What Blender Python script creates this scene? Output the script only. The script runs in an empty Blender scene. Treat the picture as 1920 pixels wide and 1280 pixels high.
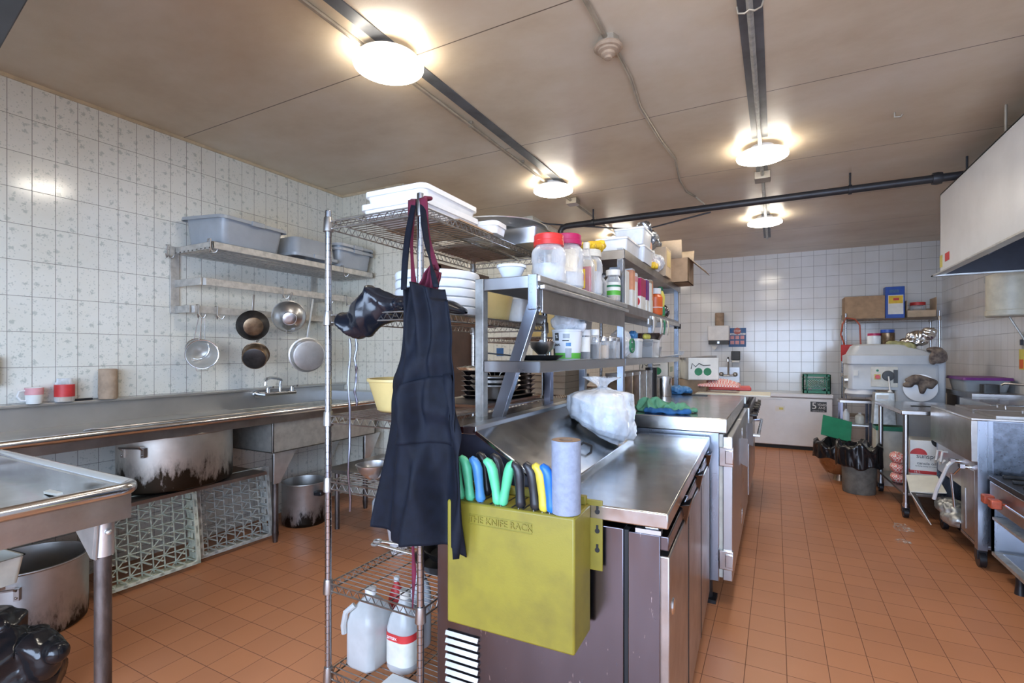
import bpy, bmesh, math, random
from mathutils import Vector, Matrix, Euler
random.seed(7)
scn = bpy.context.scene
C = scn.collection
PI = math.pi
# ------------------------------------------------------------------ camera, world, light, exposure
F = 933.0; YAW = math.radians(27.95); CAMH = 1.34
cd = bpy.data.cameras.new('camera'); cam = bpy.data.objects.new('camera', cd); C.objects.link(cam)
cam.location = (0, 0, CAMH); cam.rotation_euler = (PI/2, 0, YAW)
cd.sensor_width = 36; cd.lens = 36*F/1920; cd.shift_y = 23/1920; cd.clip_start = 0.02; cd.clip_end = 60
scn.camera = cam
w = bpy.data.worlds.new('world'); scn.world = w; w.use_nodes = True
w.node_tree.nodes['Background'].inputs[0].default_value = (0.50, 0.68, 1.0, 1)
w.node_tree.nodes['Background'].inputs[1].default_value = 2.0
scn.view_settings.view_transform = 'Standard'; scn.view_settings.look = 'None'
scn.view_settings.exposure = 1.3; scn.view_settings.gamma = 1; scn.view_settings.use_curve_mapping = False
scn.cycles.use_denoising = True
scn.cycles.max_bounces = 7; scn.cycles.transparent_max_bounces = 16
scn.cycles.sample_clamp_indirect = 6; scn.cycles.caustics_reflective = False; scn.cycles.caustics_refractive = False
LIGHT_E = 17.0
# daylight that falls in through the wide opening behind the camera
ld = bpy.data.lights.new('daylight', 'AREA'); ld.shape = 'RECTANGLE'; ld.size = 3.9; ld.size_y = 1.9
ld.energy = 85; ld.color = (0.60, 0.75, 1.0)
lo = bpy.data.objects.new('daylight', ld); C.objects.link(lo); lo.location = (-0.2, -1.75, 1.45); lo.rotation_euler = (PI/2, 0, 0)
lo.rotation_euler = (-PI/2, 0, PI)  # faces +Y
lo.rotation_euler = (PI/2, 0, 0)
if (lo.rotation_euler.to_matrix() @ Vector((0, 0, -1))).y < 0: lo.rotation_euler = (-PI/2, 0, 0)

_c, _s = math.cos(YAW), math.sin(YAW)
def at(u, v, x=None, y=None, z=None):
    d = Vector((-_s*F + _c*(u-960), _c*F + _s*(u-960), 663-v)); o = Vector((0, 0, CAMH))
    t = x/d.x if x is not None else (y/d.y if y is not None else (z-CAMH)/d.z)
    return o + d*t

# ------------------------------------------------------------------ materials
def new_mat(name):
    m = bpy.data.materials.new(name); m.use_nodes = True
    nt = m.node_tree; b = nt.nodes['Principled BSDF']; return m, nt, b
def node(nt, t, **k):
    n = nt.nodes.new(t)
    for a, v in k.items():
        if a in n.inputs: n.inputs[a].default_value = v
        else: setattr(n, a, v)
    return n
def ramp(nt, fac, stops, interp='LINEAR'):
    r = nt.nodes.new('ShaderNodeValToRGB'); r.color_ramp.interpolation = interp
    e = r.color_ramp.elements
    while len(e) < len(stops): e.new(0.5)
    for i, (p, c) in enumerate(stops):
        e[i].position = p; e[i].color = (*c, 1) if len(c) == 3 else c
    nt.links.new(fac, r.inputs[0]); return r
def noise(nt, scale, detail=3, stretch=None, rough=0.6):
    tc = nt.nodes.new('ShaderNodeTexCoord'); mp = nt.nodes.new('ShaderNodeMapping')
    nt.links.new(tc.outputs['Object'], mp.inputs[0])
    if stretch: mp.inputs['Scale'].default_value = stretch
    n = nt.nodes.new('ShaderNodeTexNoise'); n.inputs['Scale'].default_value = scale; n.inputs['Detail'].default_value = detail
    n.inputs['Roughness'].default_value = rough
    nt.links.new(mp.outputs[0], n.inputs['Vector']); return n
def plain(name, col, rough=0.5, metal=0.0, var=0.12, scale=9, bump=0.0, bscale=60, spec=0.5, sheen=0, col2=None, stretch=None, trans=0.0, emit=None):
    m, nt, b = new_mat(name)
    n = noise(nt, scale, 4, stretch)
    c2 = col2 or tuple(max(0, c*(1-var*2)) for c in col); c1 = tuple(min(1, c*(1+var*0.5)) for c in col)
    r = ramp(nt, n.outputs['Fac'], [(0.3, c2), (0.62, c1)])
    nt.links.new(r.outputs[0], b.inputs['Base Color'])
    b.inputs['Roughness'].default_value = rough; b.inputs['Metallic'].default_value = metal
    b.inputs['Specular IOR Level'].default_value = spec
    if sheen: b.inputs['Sheen Weight'].default_value = sheen
    if trans: b.inputs['Transmission Weight'].default_value = trans
    if bump:
        n2 = noise(nt, bscale, 3, stretch); bp = nt.nodes.new('ShaderNodeBump'); bp.inputs['Strength'].default_value = bump; bp.inputs['Distance'].default_value = 0.004
        nt.links.new(n2.outputs['Fac'], bp.inputs['Height']); nt.links.new(bp.outputs[0], b.inputs['Normal'])
    return m
def clear(name, tint, alpha=0.25, rough=0.08, blotch=0.25):
    """clear film or plastic: see-through with a glossy skin and a little haze"""
    m, nt, b = new_mat(name)
    b.inputs['Base Color'].default_value = (*tint, 1); b.inputs['Roughness'].default_value = rough; b.inputs['Specular IOR Level'].default_value = .6
    n = noise(nt, 9, 3); r = ramp(nt, n.outputs['Fac'], [(0.40, (alpha,)*3), (0.66, (min(1, alpha+blotch),)*3)])
    lw = nt.nodes.new('ShaderNodeLayerWeight'); lw.inputs['Blend'].default_value = 0.32
    ad = node(nt, 'ShaderNodeMath', operation='ADD'); ad.use_clamp = True; nt.links.new(r.outputs[0], ad.inputs[0]); nt.links.new(lw.outputs['Facing'], ad.inputs[1])
    nt.links.new(ad.outputs[0], b.inputs['Alpha']); return m
def steel(name, col=(0.62, 0.64, 0.67), rough=0.27, dirt=None, dirt_amt=0.5, scale=5, stretch=(1, 1, 1), bump=0.02):
    m, nt, b = new_mat(name); b.inputs['Metallic'].default_value = 1
    n = noise(nt, scale, 6, stretch)
    d = dirt or tuple(c*0.84 for c in col)
    r = ramp(nt, n.outputs['Fac'], [(0.25+0.2*(dirt_amt-0.5), d), (0.72, col)])
    nt.links.new(r.outputs[0], b.inputs['Base Color'])
    n2 = noise(nt, scale*2.3, 4, stretch)
    rr = ramp(nt, n2.outputs['Fac'], [(0.3, (rough+0.06,)*3), (0.7, (max(0.05, rough-0.03),)*3)])
    nt.links.new(rr.outputs[0], b.inputs['Roughness'])
    n3 = noise(nt, 3.0, 2); bp = nt.nodes.new('ShaderNodeBump'); bp.inputs['Strength'].default_value = bump; bp.inputs['Distance'].default_value = 0.02
    nt.links.new(n3.outputs['Fac'], bp.inputs['Height']); nt.links.new(bp.outputs[0], b.inputs['Normal'])
    return m
def scorched(name, col, burn, lo_, hi_, metal=0.9, rough=0.42):
    """burnt-on soot that climbs the wall of a pot from its foot (object z from lo_ to hi_)"""
    m, nt, b = new_mat(name); b.inputs['Metallic'].default_value = metal; b.inputs['Roughness'].default_value = rough
    tc = nt.nodes.new('ShaderNodeTexCoord'); sp = nt.nodes.new('ShaderNodeSeparateXYZ'); nt.links.new(tc.outputs['Object'], sp.inputs[0])
    mr = node(nt, 'ShaderNodeMapRange'); mr.inputs['From Min'].default_value = lo_; mr.inputs['From Max'].default_value = hi_
    nt.links.new(sp.outputs[2], mr.inputs['Value'])
    n = noise(nt, 11, 5, (1, 1, 0.35), 0.7)
    a = node(nt, 'ShaderNodeMath', operation='MULTIPLY_ADD'); nt.links.new(n.outputs['Fac'], a.inputs[0]); a.inputs[1].default_value = -1.5; 
    ad = node(nt, 'ShaderNodeMath', operation='ADD'); nt.links.new(mr.outputs[0], ad.inputs[0]); ad.inputs[1].default_value = 0.62
    nt.links.new(ad.outputs[0], a.inputs[2])
    r = ramp(nt, a.outputs[0], [(0.0, burn), (0.12, tuple(x*.7 for x in col)), (0.3, col)])
    n2 = noise(nt, 4, 4); r2 = ramp(nt, n2.outputs['Fac'], [(0.3, (0.6, 0.58, 0.55)), (0.65, (1, 1, 1))])
    mx = node(nt, 'ShaderNodeMix', data_type='RGBA', blend_type='MULTIPLY'); mx.inputs[0].default_value = 0.8
    nt.links.new(r.outputs[0], mx.inputs[6]); nt.links.new(r2.outputs[0], mx.inputs[7]); nt.links.new(mx.outputs[2], b.inputs['Base Color'])
    return m
def tile_mat(name, ax, tw, th, col, grout, ox=0, oz=0, mortar=0.0018, motif=None, rough=0.13, tint=None, bumpy=0.02):
    m, nt, b = new_mat(name)
    tc = nt.nodes.new('ShaderNodeTexCoord'); sp = nt.nodes.new('ShaderNodeSeparateXYZ'); nt.links.new(tc.outputs['Object'], sp.inputs[0])
    cb = nt.nodes.new('ShaderNodeCombineXYZ')
    for i, (a, o) in enumerate(zip(ax, (ox, oz))):
        ad = node(nt, 'ShaderNodeMath', operation='SUBTRACT'); nt.links.new(sp.outputs[a], ad.inputs[0]); ad.inputs[1].default_value = o
        nt.links.new(ad.outputs[0], cb.inputs[i])
    br = nt.nodes.new('ShaderNodeTexBrick'); br.offset = 0; br.squash = 1
    nt.links.new(cb.outputs[0], br.inputs['Vector'])
    br.inputs['Scale'].default_value = 1; br.inputs['Brick Width'].default_value = tw; br.inputs['Row Height'].default_value = th
    br.inputs['Mortar Size'].default_value = mortar; br.inputs['Mortar Smooth'].default_value = 0.3; br.inputs['Bias'].default_value = 0
    c2 = tint or tuple(c*0.965 for c in col)
    br.inputs['Color1'].default_value = (*col, 1); br.inputs['Color2'].default_value = (*c2, 1); br.inputs['Mortar'].default_value = (*grout, 1)
    last = br.outputs['Color']
    if motif:
        vo = nt.nodes.new('ShaderNodeTexVoronoi'); vo.inputs['Scale'].default_value = 1.0; vo.inputs['Randomness'].default_value = 0.55
        mp = nt.nodes.new('ShaderNodeMapping'); mp.inputs['Scale'].default_value = (1/0.051, 1/0.050, 1); nt.links.new(cb.outputs[0], mp.inputs[0])
        nn = nt.nodes.new('ShaderNodeTexNoise'); nn.inputs['Scale'].default_value = 95; nn.inputs['Detail'].default_value = 2; nt.links.new(cb.outputs[0], nn.inputs['Vector'])
        mv = nt.nodes.new('ShaderNodeMix'); mv.data_type = 'RGBA'; mv.blend_type = 'LINEAR_LIGHT'; mv.inputs[0].default_value = 0.38
        nt.links.new(mp.outputs[0], mv.inputs[6]); nt.links.new(nn.outputs['Color'], mv.inputs[7]); nt.links.new(mv.outputs[2], vo.inputs['Vector'])
        r = ramp(nt, vo.outputs['Distance'], [(0.17, (1, 1, 1)), (0.30, (0, 0, 0))])
        vs = node(nt, 'ShaderNodeTexVoronoi'); vs.inputs['Scale'].default_value = 62; nt.links.new(cb.outputs[0], vs.inputs['Vector'])
        rs = ramp(nt, vs.outputs['Distance'], [(0.16, (0.7, 0.7, 0.7)), (0.28, (0, 0, 0))])
        mxa = node(nt, 'ShaderNodeMix', data_type='RGBA', blend_type='LIGHTEN'); mxa.inputs[0].default_value = 1
        nt.links.new(r.outputs[0], mxa.inputs[6]); nt.links.new(rs.outputs[0], mxa.inputs[7])
        k = node(nt, 'ShaderNodeMath', operation='MULTIPLY'); nt.links.new(mxa.outputs[2], k.inputs[0]); k.inputs[1].default_value = 0.75
        k2 = node(nt, 'ShaderNodeMath', operation='MULTIPLY'); nt.links.new(k.outputs[0], k2.inputs[0])
        iv = node(nt, 'ShaderNodeMath', operation='SUBTRACT'); iv.inputs[0].default_value = 1; nt.links.new(br.outputs['Fac'], iv.inputs[1]); nt.links.new(iv.outputs[0], k2.inputs[1])
        mx = node(nt, 'ShaderNodeMix', data_type='RGBA'); nt.links.new(k2.outputs[0], mx.inputs[0]); nt.links.new(last, mx.inputs[6]); mx.inputs[7].default_value = (*motif, 1)
        last = mx.outputs[2]
    # greasy film over the tiles
    n = noise(nt, 1.3, 5); r = ramp(nt, n.outputs['Fac'], [(0.3, (0.86, 0.83, 0.76)), (0.6, (1, 1, 1))])
    mx = node(nt, 'ShaderNodeMix', data_type='RGBA', blend_type='MULTIPLY'); mx.inputs[0].default_value = 0.7
    nt.links.new(last, mx.inputs[6]); nt.links.new(r.outputs[0], mx.inputs[7]); nt.links.new(mx.outputs[2], b.inputs['Base Color'])
    rr = ramp(nt, br.outputs['Fac'], [(0, (rough,)*3), (1, (0.8,)*3)]); nt.links.new(rr.outputs[0], b.inputs['Roughness'])
    bp = nt.nodes.new('ShaderNodeBump'); bp.inputs['Strength'].default_value = 0.35; bp.inputs['Distance'].default_value = 0.002; bp.invert = True
    nt.links.new(br.outputs['Fac'], bp.inputs['Height'])
    n3 = noise(nt, 7, 2); bp2 = nt.nodes.new('ShaderNodeBump'); bp2.inputs['Strength'].default_value = bumpy; bp2.inputs['Distance'].default_value = 0.02
    nt.links.new(n3.outputs['Fac'], bp2.inputs['Height']); nt.links.new(bp.outputs[0], bp2.inputs['Normal']); nt.links.new(bp2.outputs[0], b.inputs['Normal'])
    return m

M = {}
M['tile_l'] = tile_mat('patterned_tile_yz', (1, 2), 0.1035, 0.198, (0.80, 0.79, 0.72), (0.28, 0.26, 0.23), ox=1.205, oz=1.462, motif=(0.47, 0.50, 0.45))
M['tile_lx'] = tile_mat('patterned_tile_xz', (0, 2), 0.1035, 0.198, (0.80, 0.78, 0.68), (0.30, 0.27, 0.22), ox=-3.69, oz=1.462, motif=(0.52, 0.52, 0.44))
M['tile_b'] = tile_mat('white_tile_xz', (0, 2), 0.157, 0.157, (0.82, 0.84, 0.86), (0.30, 0.31, 0.33), ox=0.02, oz=1.22, mortar=0.0022)
M['tile_r'] = tile_mat('white_tile_yz', (1, 2), 0.157, 0.157, (0.80, 0.81, 0.83), (0.30, 0.31, 0.33), ox=0.0, oz=1.22, mortar=0.0022)
M['floor'] = tile_mat('quarry_tile', (0, 1), 0.157, 0.157, (0.57, 0.235, 0.105), (0.19, 0.075, 0.038), ox=-0.117, oz=1.428, mortar=0.0018, tint=(0.52, 0.215, 0.10), rough=0.38, bumpy=0.01)
def ceiling_mat():
    m, nt, b = new_mat('painted_board')
    n = noise(nt, 0.9, 6, (1, 1.4, 1), 0.65); r = ramp(nt, n.outputs['Fac'], [(0.28, (0.50, 0.38, 0.25)), (0.5, (0.62, 0.51, 0.37)), (0.72, (0.70, 0.61, 0.49))])
    tc = nt.nodes.new('ShaderNodeTexCoord'); mp = nt.nodes.new('ShaderNodeMapping'); nt.links.new(tc.outputs['Object'], mp.inputs[0])
    mp.inputs['Location'].default_value = (5, -3.245+1.235*6, 0)
    br = nt.nodes.new('ShaderNodeTexBrick'); br.offset = 0; nt.links.new(mp.outputs[0], br.inputs['Vector'])
    br.inputs['Scale'].default_value = 1; br.inputs['Brick Width'].default_value = 40; br.inputs['Row Height'].default_value = 1.235
    br.inputs['Mortar Size'].default_value = 0.004; br.inputs['Mortar Smooth'].default_value = 0.4
    mx = node(nt, 'ShaderNodeMix', data_type='RGBA'); nt.links.new(br.outputs['Fac'], mx.inputs[0]); nt.links.new(r.outputs[0], mx.inputs[6]); mx.inputs[7].default_value = (0.12, 0.08, 0.05, 1)
    nt.links.new(mx.outputs[2], b.inputs['Base Color']); b.inputs['Roughness'].default_value = 0.33
    n2 = noise(nt, 260, 2); bp = nt.nodes.new('ShaderNodeBump'); bp.inputs['Strength'].default_value = 0.25; bp.inputs['Distance'].default_value = 0.002
    nt.links.new(n2.outputs['Fac'], bp.inputs['Height'])
    n4 = noise(nt, 2.2, 3); bp2 = nt.nodes.new('ShaderNodeBump'); bp2.inputs['Strength'].default_value = 0.12; bp2.inputs['Distance'].default_value = 0.03
    nt.links.new(n4.outputs['Fac'], bp2.inputs['Height']); nt.links.new(bp.outputs[0], bp2.inputs['Normal']); nt.links.new(bp2.outputs[0], b.inputs['Normal'])
    return m
M['ceil'] = ceiling_mat()
M['plaster'] = plain('tan_plaster', (0.62, 0.50, 0.33), 0.5)
M['strip'] = plain('dark_joint', (0.10, 0.105, 0.115), 0.4, var=0.25, scale=5)
M['conduit'] = plain('dull_conduit', (0.42, 0.37, 0.30), 0.4, metal=0.6)
M['blackpipe'] = plain('black_iron', (0.035, 0.035, 0.04), 0.45, metal=0.3)
M['steel'] = steel('brushed_steel', (.60,.61,.63), .30, scale=2)
M['satin'] = plain('satin_backsplash_steel', (0.52, 0.525, 0.52), 0.38, metal=0.85, var=0.07, scale=3)
M['steel_top'] = steel('worn_steel_top', (0.66, 0.66, 0.66), 0.20, scale=7, dirt=(0.47, 0.46, 0.44), dirt_amt=0.6)
M['steel_b'] = steel('daylight_tinted_steel', (0.43, 0.48, 0.57), 0.27, scale=1.5, stretch=(3, 3, 1))  # blue daylight on camera-facing steel is mixed into this base colour
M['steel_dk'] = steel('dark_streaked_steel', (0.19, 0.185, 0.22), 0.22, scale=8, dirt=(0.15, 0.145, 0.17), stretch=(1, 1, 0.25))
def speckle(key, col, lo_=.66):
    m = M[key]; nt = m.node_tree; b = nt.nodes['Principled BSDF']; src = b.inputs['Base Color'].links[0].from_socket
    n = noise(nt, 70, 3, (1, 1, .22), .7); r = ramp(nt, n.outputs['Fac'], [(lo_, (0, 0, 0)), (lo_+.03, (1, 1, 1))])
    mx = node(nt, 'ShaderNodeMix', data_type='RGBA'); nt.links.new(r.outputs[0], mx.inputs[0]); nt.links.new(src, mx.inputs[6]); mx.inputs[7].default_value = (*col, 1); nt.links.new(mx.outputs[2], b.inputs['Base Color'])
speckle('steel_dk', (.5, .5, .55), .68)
M['steel_gr'] = steel('greasy_steel', (0.50, 0.485, 0.47), 0.32, scale=6, dirt=(0.32, 0.29, 0.27), dirt_amt=0.6)
M['grime'] = steel('grimy_leg', (0.25, 0.22, 0.21), 0.5, scale=18, dirt=(0.06, 0.05, 0.045), dirt_amt=0.7, stretch=(1, 1, 0.3))
M['galv'] = plain('galvanised', (0.55, 0.56, 0.54), 0.45, metal=0.75, var=0.15, scale=25)
M['sinkpanel'] = plain('matt_steel_panel', (0.56, 0.55, 0.50), 0.42, metal=0.7, var=0.1, scale=20)
M['chrome'] = steel('chrome', (0.78, 0.79, 0.81), 0.16, scale=3)
M['post'] = steel('reflection_darkened_post', (.46, .47, .50), .2, scale=3)  # chrome darkened to carry the posts' dark reflections in its colour
M['wire'] = steel('dull_wire', (0.50, 0.485, 0.47), 0.33, scale=12, dirt=(0.26, 0.23, 0.20), dirt_amt=0.5)
M['alu'] = plain('aluminium', (0.66, 0.66, 0.65), 0.36, metal=0.85, var=0.1)
M['pot_s'] = scorched('scorched_aluminium', (0.62, 0.62, 0.61), (0.03, 0.025, 0.02), 0.0, 0.30)
M['pot_b'] = scorched('scorched_roaster', (0.60, 0.58, 0.53), (0.04, 0.03, 0.02), 0.0, 0.42)
M['brack'] = plain('weathered_bracket', (0.52, 0.50, 0.46), 0.45, metal=0.4, var=0.14, scale=25)
M['tub'] = plain('grey_plastic', (0.34, 0.37, 0.40), 0.35, var=0.05)
M['white'] = plain('white_plastic', (0.80, 0.80, 0.79), 0.35, var=0.05)
M['offwhite'] = plain('aged_white_plastic', (0.68, 0.66, 0.58), 0.4, var=0.1)
M['enamel'] = plain('white_enamel', (0.78, 0.80, 0.83), 0.3, var=0.04, scale=3)
M['mixgrey'] = plain('pale_grey_paint', (0.52, 0.55, 0.58), 0.35, var=0.06, scale=3)
M['cloudy'] = clear('shaded_cloudy_plastic', (0.50, 0.51, 0.50), 0.6, 0.3, 0.15)  # milky plastic darkened; the bottom shelf's shade is put into its colour
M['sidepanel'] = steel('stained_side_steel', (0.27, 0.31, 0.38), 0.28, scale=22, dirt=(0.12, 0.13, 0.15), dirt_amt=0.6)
M['milky'] = clear('milky_plastic', (0.82, 0.86, 0.90), 0.72, 0.25, 0.15)
M['glass'] = clear('clear_plastic', (0.80, 0.83, 0.86), 0.13, 0.06, 0.10)
M['bag'] = clear('thin_clear_film', (0.84, 0.87, 0.92), 0.16, 0.12, 0.45)
M['black'] = plain('black_plastic', (0.015, 0.015, 0.018), 0.35)
M['rubber'] = plain('black_rubber_sheet', (0.008, 0.010, 0.016), 0.22, var=0.1, bump=0.15, bscale=14)
M['cloth'] = plain('navy_black_cotton', (0.0045, 0.0065, 0.0135), 0.72, var=0.2, scale=30, bump=0.2, bscale=900, spec=0.22)
M['maroon'] = plain('maroon_cotton', (0.13, 0.008, 0.03), 0.85, var=0.2, bump=0.2, bscale=600)
M['yrack'] = plain('dirty_yellow_plastic', (0.235, 0.195, 0.022), 0.42, var=0.10, scale=7, bump=0.05, bscale=200, col2=(0.175, 0.14, 0.022))
M['yellow'] = plain('pale_yellow_plastic', (0.66, 0.50, 0.20), 0.4, var=0.06)
M['grn'] = plain('mint_green_plastic', (0.10, 0.50, 0.26), 0.4, var=0.1)
M['blu'] = plain('mid_blue_plastic', (0.06, 0.22, 0.48), 0.4, var=0.1)
M['brightblue'] = plain('bright_blue_plastic', (0.01, 0.14, 0.52), 0.4, var=0.1)
M['ylw'] = plain('yellow_plastic', (0.58, 0.46, 0.05), 0.4, var=0.1)
M['red'] = plain('red_plastic', (0.62, 0.03, 0.025), 0.3, var=0.05)
M['orange'] = plain('orange_plastic', (0.75, 0.14, 0.03), 0.35, var=0.1)
M['knob'] = plain('faded_red_orange_plastic', (0.50, 0.10, 0.05), 0.4, var=0.2, scale=30)
M['sauce'] = plain('red_chilli_sauce', (0.42, 0.02, 0.01), 0.15, var=0.1)
M['card'] = plain('cardboard', (0.42, 0.28, 0.17), 0.8, var=0.1, scale=12)
M['cardlight'] = plain('pale_cardboard', (0.55, 0.42, 0.29), 0.8, var=0.1)
M['paper'] = plain('white_print_card', (0.78, 0.78, 0.74), 0.55, var=0.06)
M['roll'] = plain('grey_wrap_roll', (0.25, 0.28, 0.36), 0.75, var=0.08, scale=60, bump=0.2, bscale=300)
M['brownpaper'] = plain('brown_paper_roll', (0.40, 0.29, 0.20), 0.85, var=0.12, scale=20, bump=0.5, bscale=40)
M['core'] = plain('brown_core', (0.30, 0.20, 0.13), 0.9)
M['cratel'] = plain('pale_green_rack_plastic', (0.66, 0.70, 0.57), 0.5, var=0.14, scale=25)
M['crateg'] = plain('grey_rack_plastic', (0.50, 0.51, 0.47), 0.5, var=0.16, scale=25)
M['cgreen'] = plain('green_crate_plastic', (0.02, 0.22, 0.12), 0.4, var=0.1)
M['binbag'] = plain('black_bin_bag', (0.012, 0.012, 0.014), 0.18, var=0.1, bump=0.3, bscale=25)
M['bin'] = plain('dirty_grey_bin', (0.16, 0.16, 0.14), 0.55, var=0.2, scale=15)
M['bronze'] = steel('tarnished_bowl', (0.50, 0.38, 0.28), 0.28, scale=8, dirt=(0.25, 0.17, 0.12))
M['pan'] = plain('burnt_black_pan', (0.035, 0.030, 0.028), 0.4, metal=0.5, var=0.3, scale=14, col2=(0.012, 0.011, 0.010))
M['panbase'] = plain('burnt_brown_steel', (0.22, 0.15, 0.09), 0.35, metal=0.8, var=0.3, scale=16, col2=(0.07, 0.045, 0.03))
M['browndoor'] = plain('dark_brown_wood', (0.07, 0.035, 0.024), 0.45, var=0.2, scale=5)
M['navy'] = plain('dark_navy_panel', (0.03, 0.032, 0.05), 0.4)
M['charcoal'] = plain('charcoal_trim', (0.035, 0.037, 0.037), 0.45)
M['blue'] = plain('blue_print', (0.015, 0.08, 0.42), 0.4)
M['posterblue'] = plain('blue_poster', (0.05, 0.14, 0.33), 0.5, scale=40)
M['pink'] = plain('pink_print', (0.75, 0.35, 0.36), 0.5)
M['maroonprint'] = plain('magenta_print', (0.42, 0.01, 0.09), 0.45)
M['purple'] = plain('purple_print', (0.16, 0.03, 0.20), 0.45)
M['greenprint'] = plain('green_print', (0.03, 0.22, 0.10), 0.5)
M['lightgreen'] = plain('leaf_green_print', (0.10, 0.42, 0.05), 0.5)
M['yprint'] = plain('yellow_print', (0.80, 0.52, 0.03), 0.5)
M['redprint'] = plain('red_print', (0.60, 0.04, 0.04), 0.5)
M['foil'] = plain('crumpled_foil', (0.75, 0.75, 0.74), 0.2, metal=1, var=0.1, bump=0.8, bscale=30)
M['towelg'] = plain('green_towel', (0.13, 0.36, 0.22), 0.9, var=0.15, bump=0.4, bscale=200)
M['towelb'] = plain('blue_towel', (0.03, 0.14, 0.36), 0.9, var=0.15, bump=0.4, bscale=200)
M['plaid'] = plain('brown_plaid_cloth', (0.20, 0.16, 0.13), 0.9, var=0.3, scale=18, col2=(0.06, 0.045, 0.045))
M['olive'] = plain('olive_cloth', (0.36, 0.35, 0.17), 0.9, var=0.2, scale=14)
M['redcut'] = plain('red_cutting_board', (0.72, 0.07, 0.05), 0.4, var=0.06)
M['cream'] = plain('cream_cutting_board', (0.74, 0.72, 0.62), 0.5, var=0.05)
M['heater'] = plain('cream_enamel', (0.66, 0.62, 0.50), 0.4, var=0.1)
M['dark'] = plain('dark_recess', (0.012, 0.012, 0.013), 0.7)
M['castiron'] = plain('cast_iron', (0.03, 0.03, 0.032), 0.5, metal=0.4, var=0.3, scale=30)
M['lemon'] = plain('lemon_yellow', (0.70, 0.62, 0.12), 0.4)
M['flour'] = plain('spilled_flour', (0.75, 0.70, 0.66), 0.9)
_nt = M['flour'].node_tree; _n = noise(_nt, 38, 4, None, .8); _r = ramp(_nt, _n.outputs['Fac'], [(.46, (0, 0, 0)), (.62, (.8, .8, .8))]); _nt.links.new(_r.outputs[0], _nt.nodes['Principled BSDF'].inputs['Alpha'])
M['peach'] = plain('peach_print', (0.80, 0.36, 0.20), 0.5)
def check_mat():
    m, nt, b = new_mat('red_check_paper'); tc = nt.nodes.new('ShaderNodeTexCoord'); ck = nt.nodes.new('ShaderNodeTexChecker'); ck.inputs['Scale'].default_value = 90
    nt.links.new(tc.outputs['Object'], ck.inputs[0]); ck.inputs[1].default_value = (0.75, 0.12, 0.10, 1); ck.inputs[2].default_value = (0.85, 0.78, 0.74, 1)
    nt.links.new(ck.outputs[0], b.inputs['Base Color']); b.inputs['Roughness'].default_value = 0.6; return m
M['check'] = check_mat()
def emis(name, col, e):
    m, nt, b = new_mat(name); b.inputs['Base Color'].default_value = (*col, 1)
    b.inputs['Emission Color'].default_value = (*col, 1); b.inputs['Emission Strength'].default_value = e; return m
M['lamp'] = emis('glowing_diffuser', (1.0, 0.92, 0.79), LIGHT_E)
M['uv'] = emis('blue_tube', (0.22, 0.28, 1.0), 4.0)
M['mesh'] = None
def mesh_mat(name, col, a, sc):
    m, nt, b = new_mat(name); b.inputs['Metallic'].default_value = 0.8; b.inputs['Base Color'].default_value = (*col, 1); b.inputs['Roughness'].default_value = 0.4
    b.inputs['Alpha'].default_value = a; return m
M['mesh'] = mesh_mat('fine_wire_mesh', (0.5, 0.5, 0.48), 0.62, 300)

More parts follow.
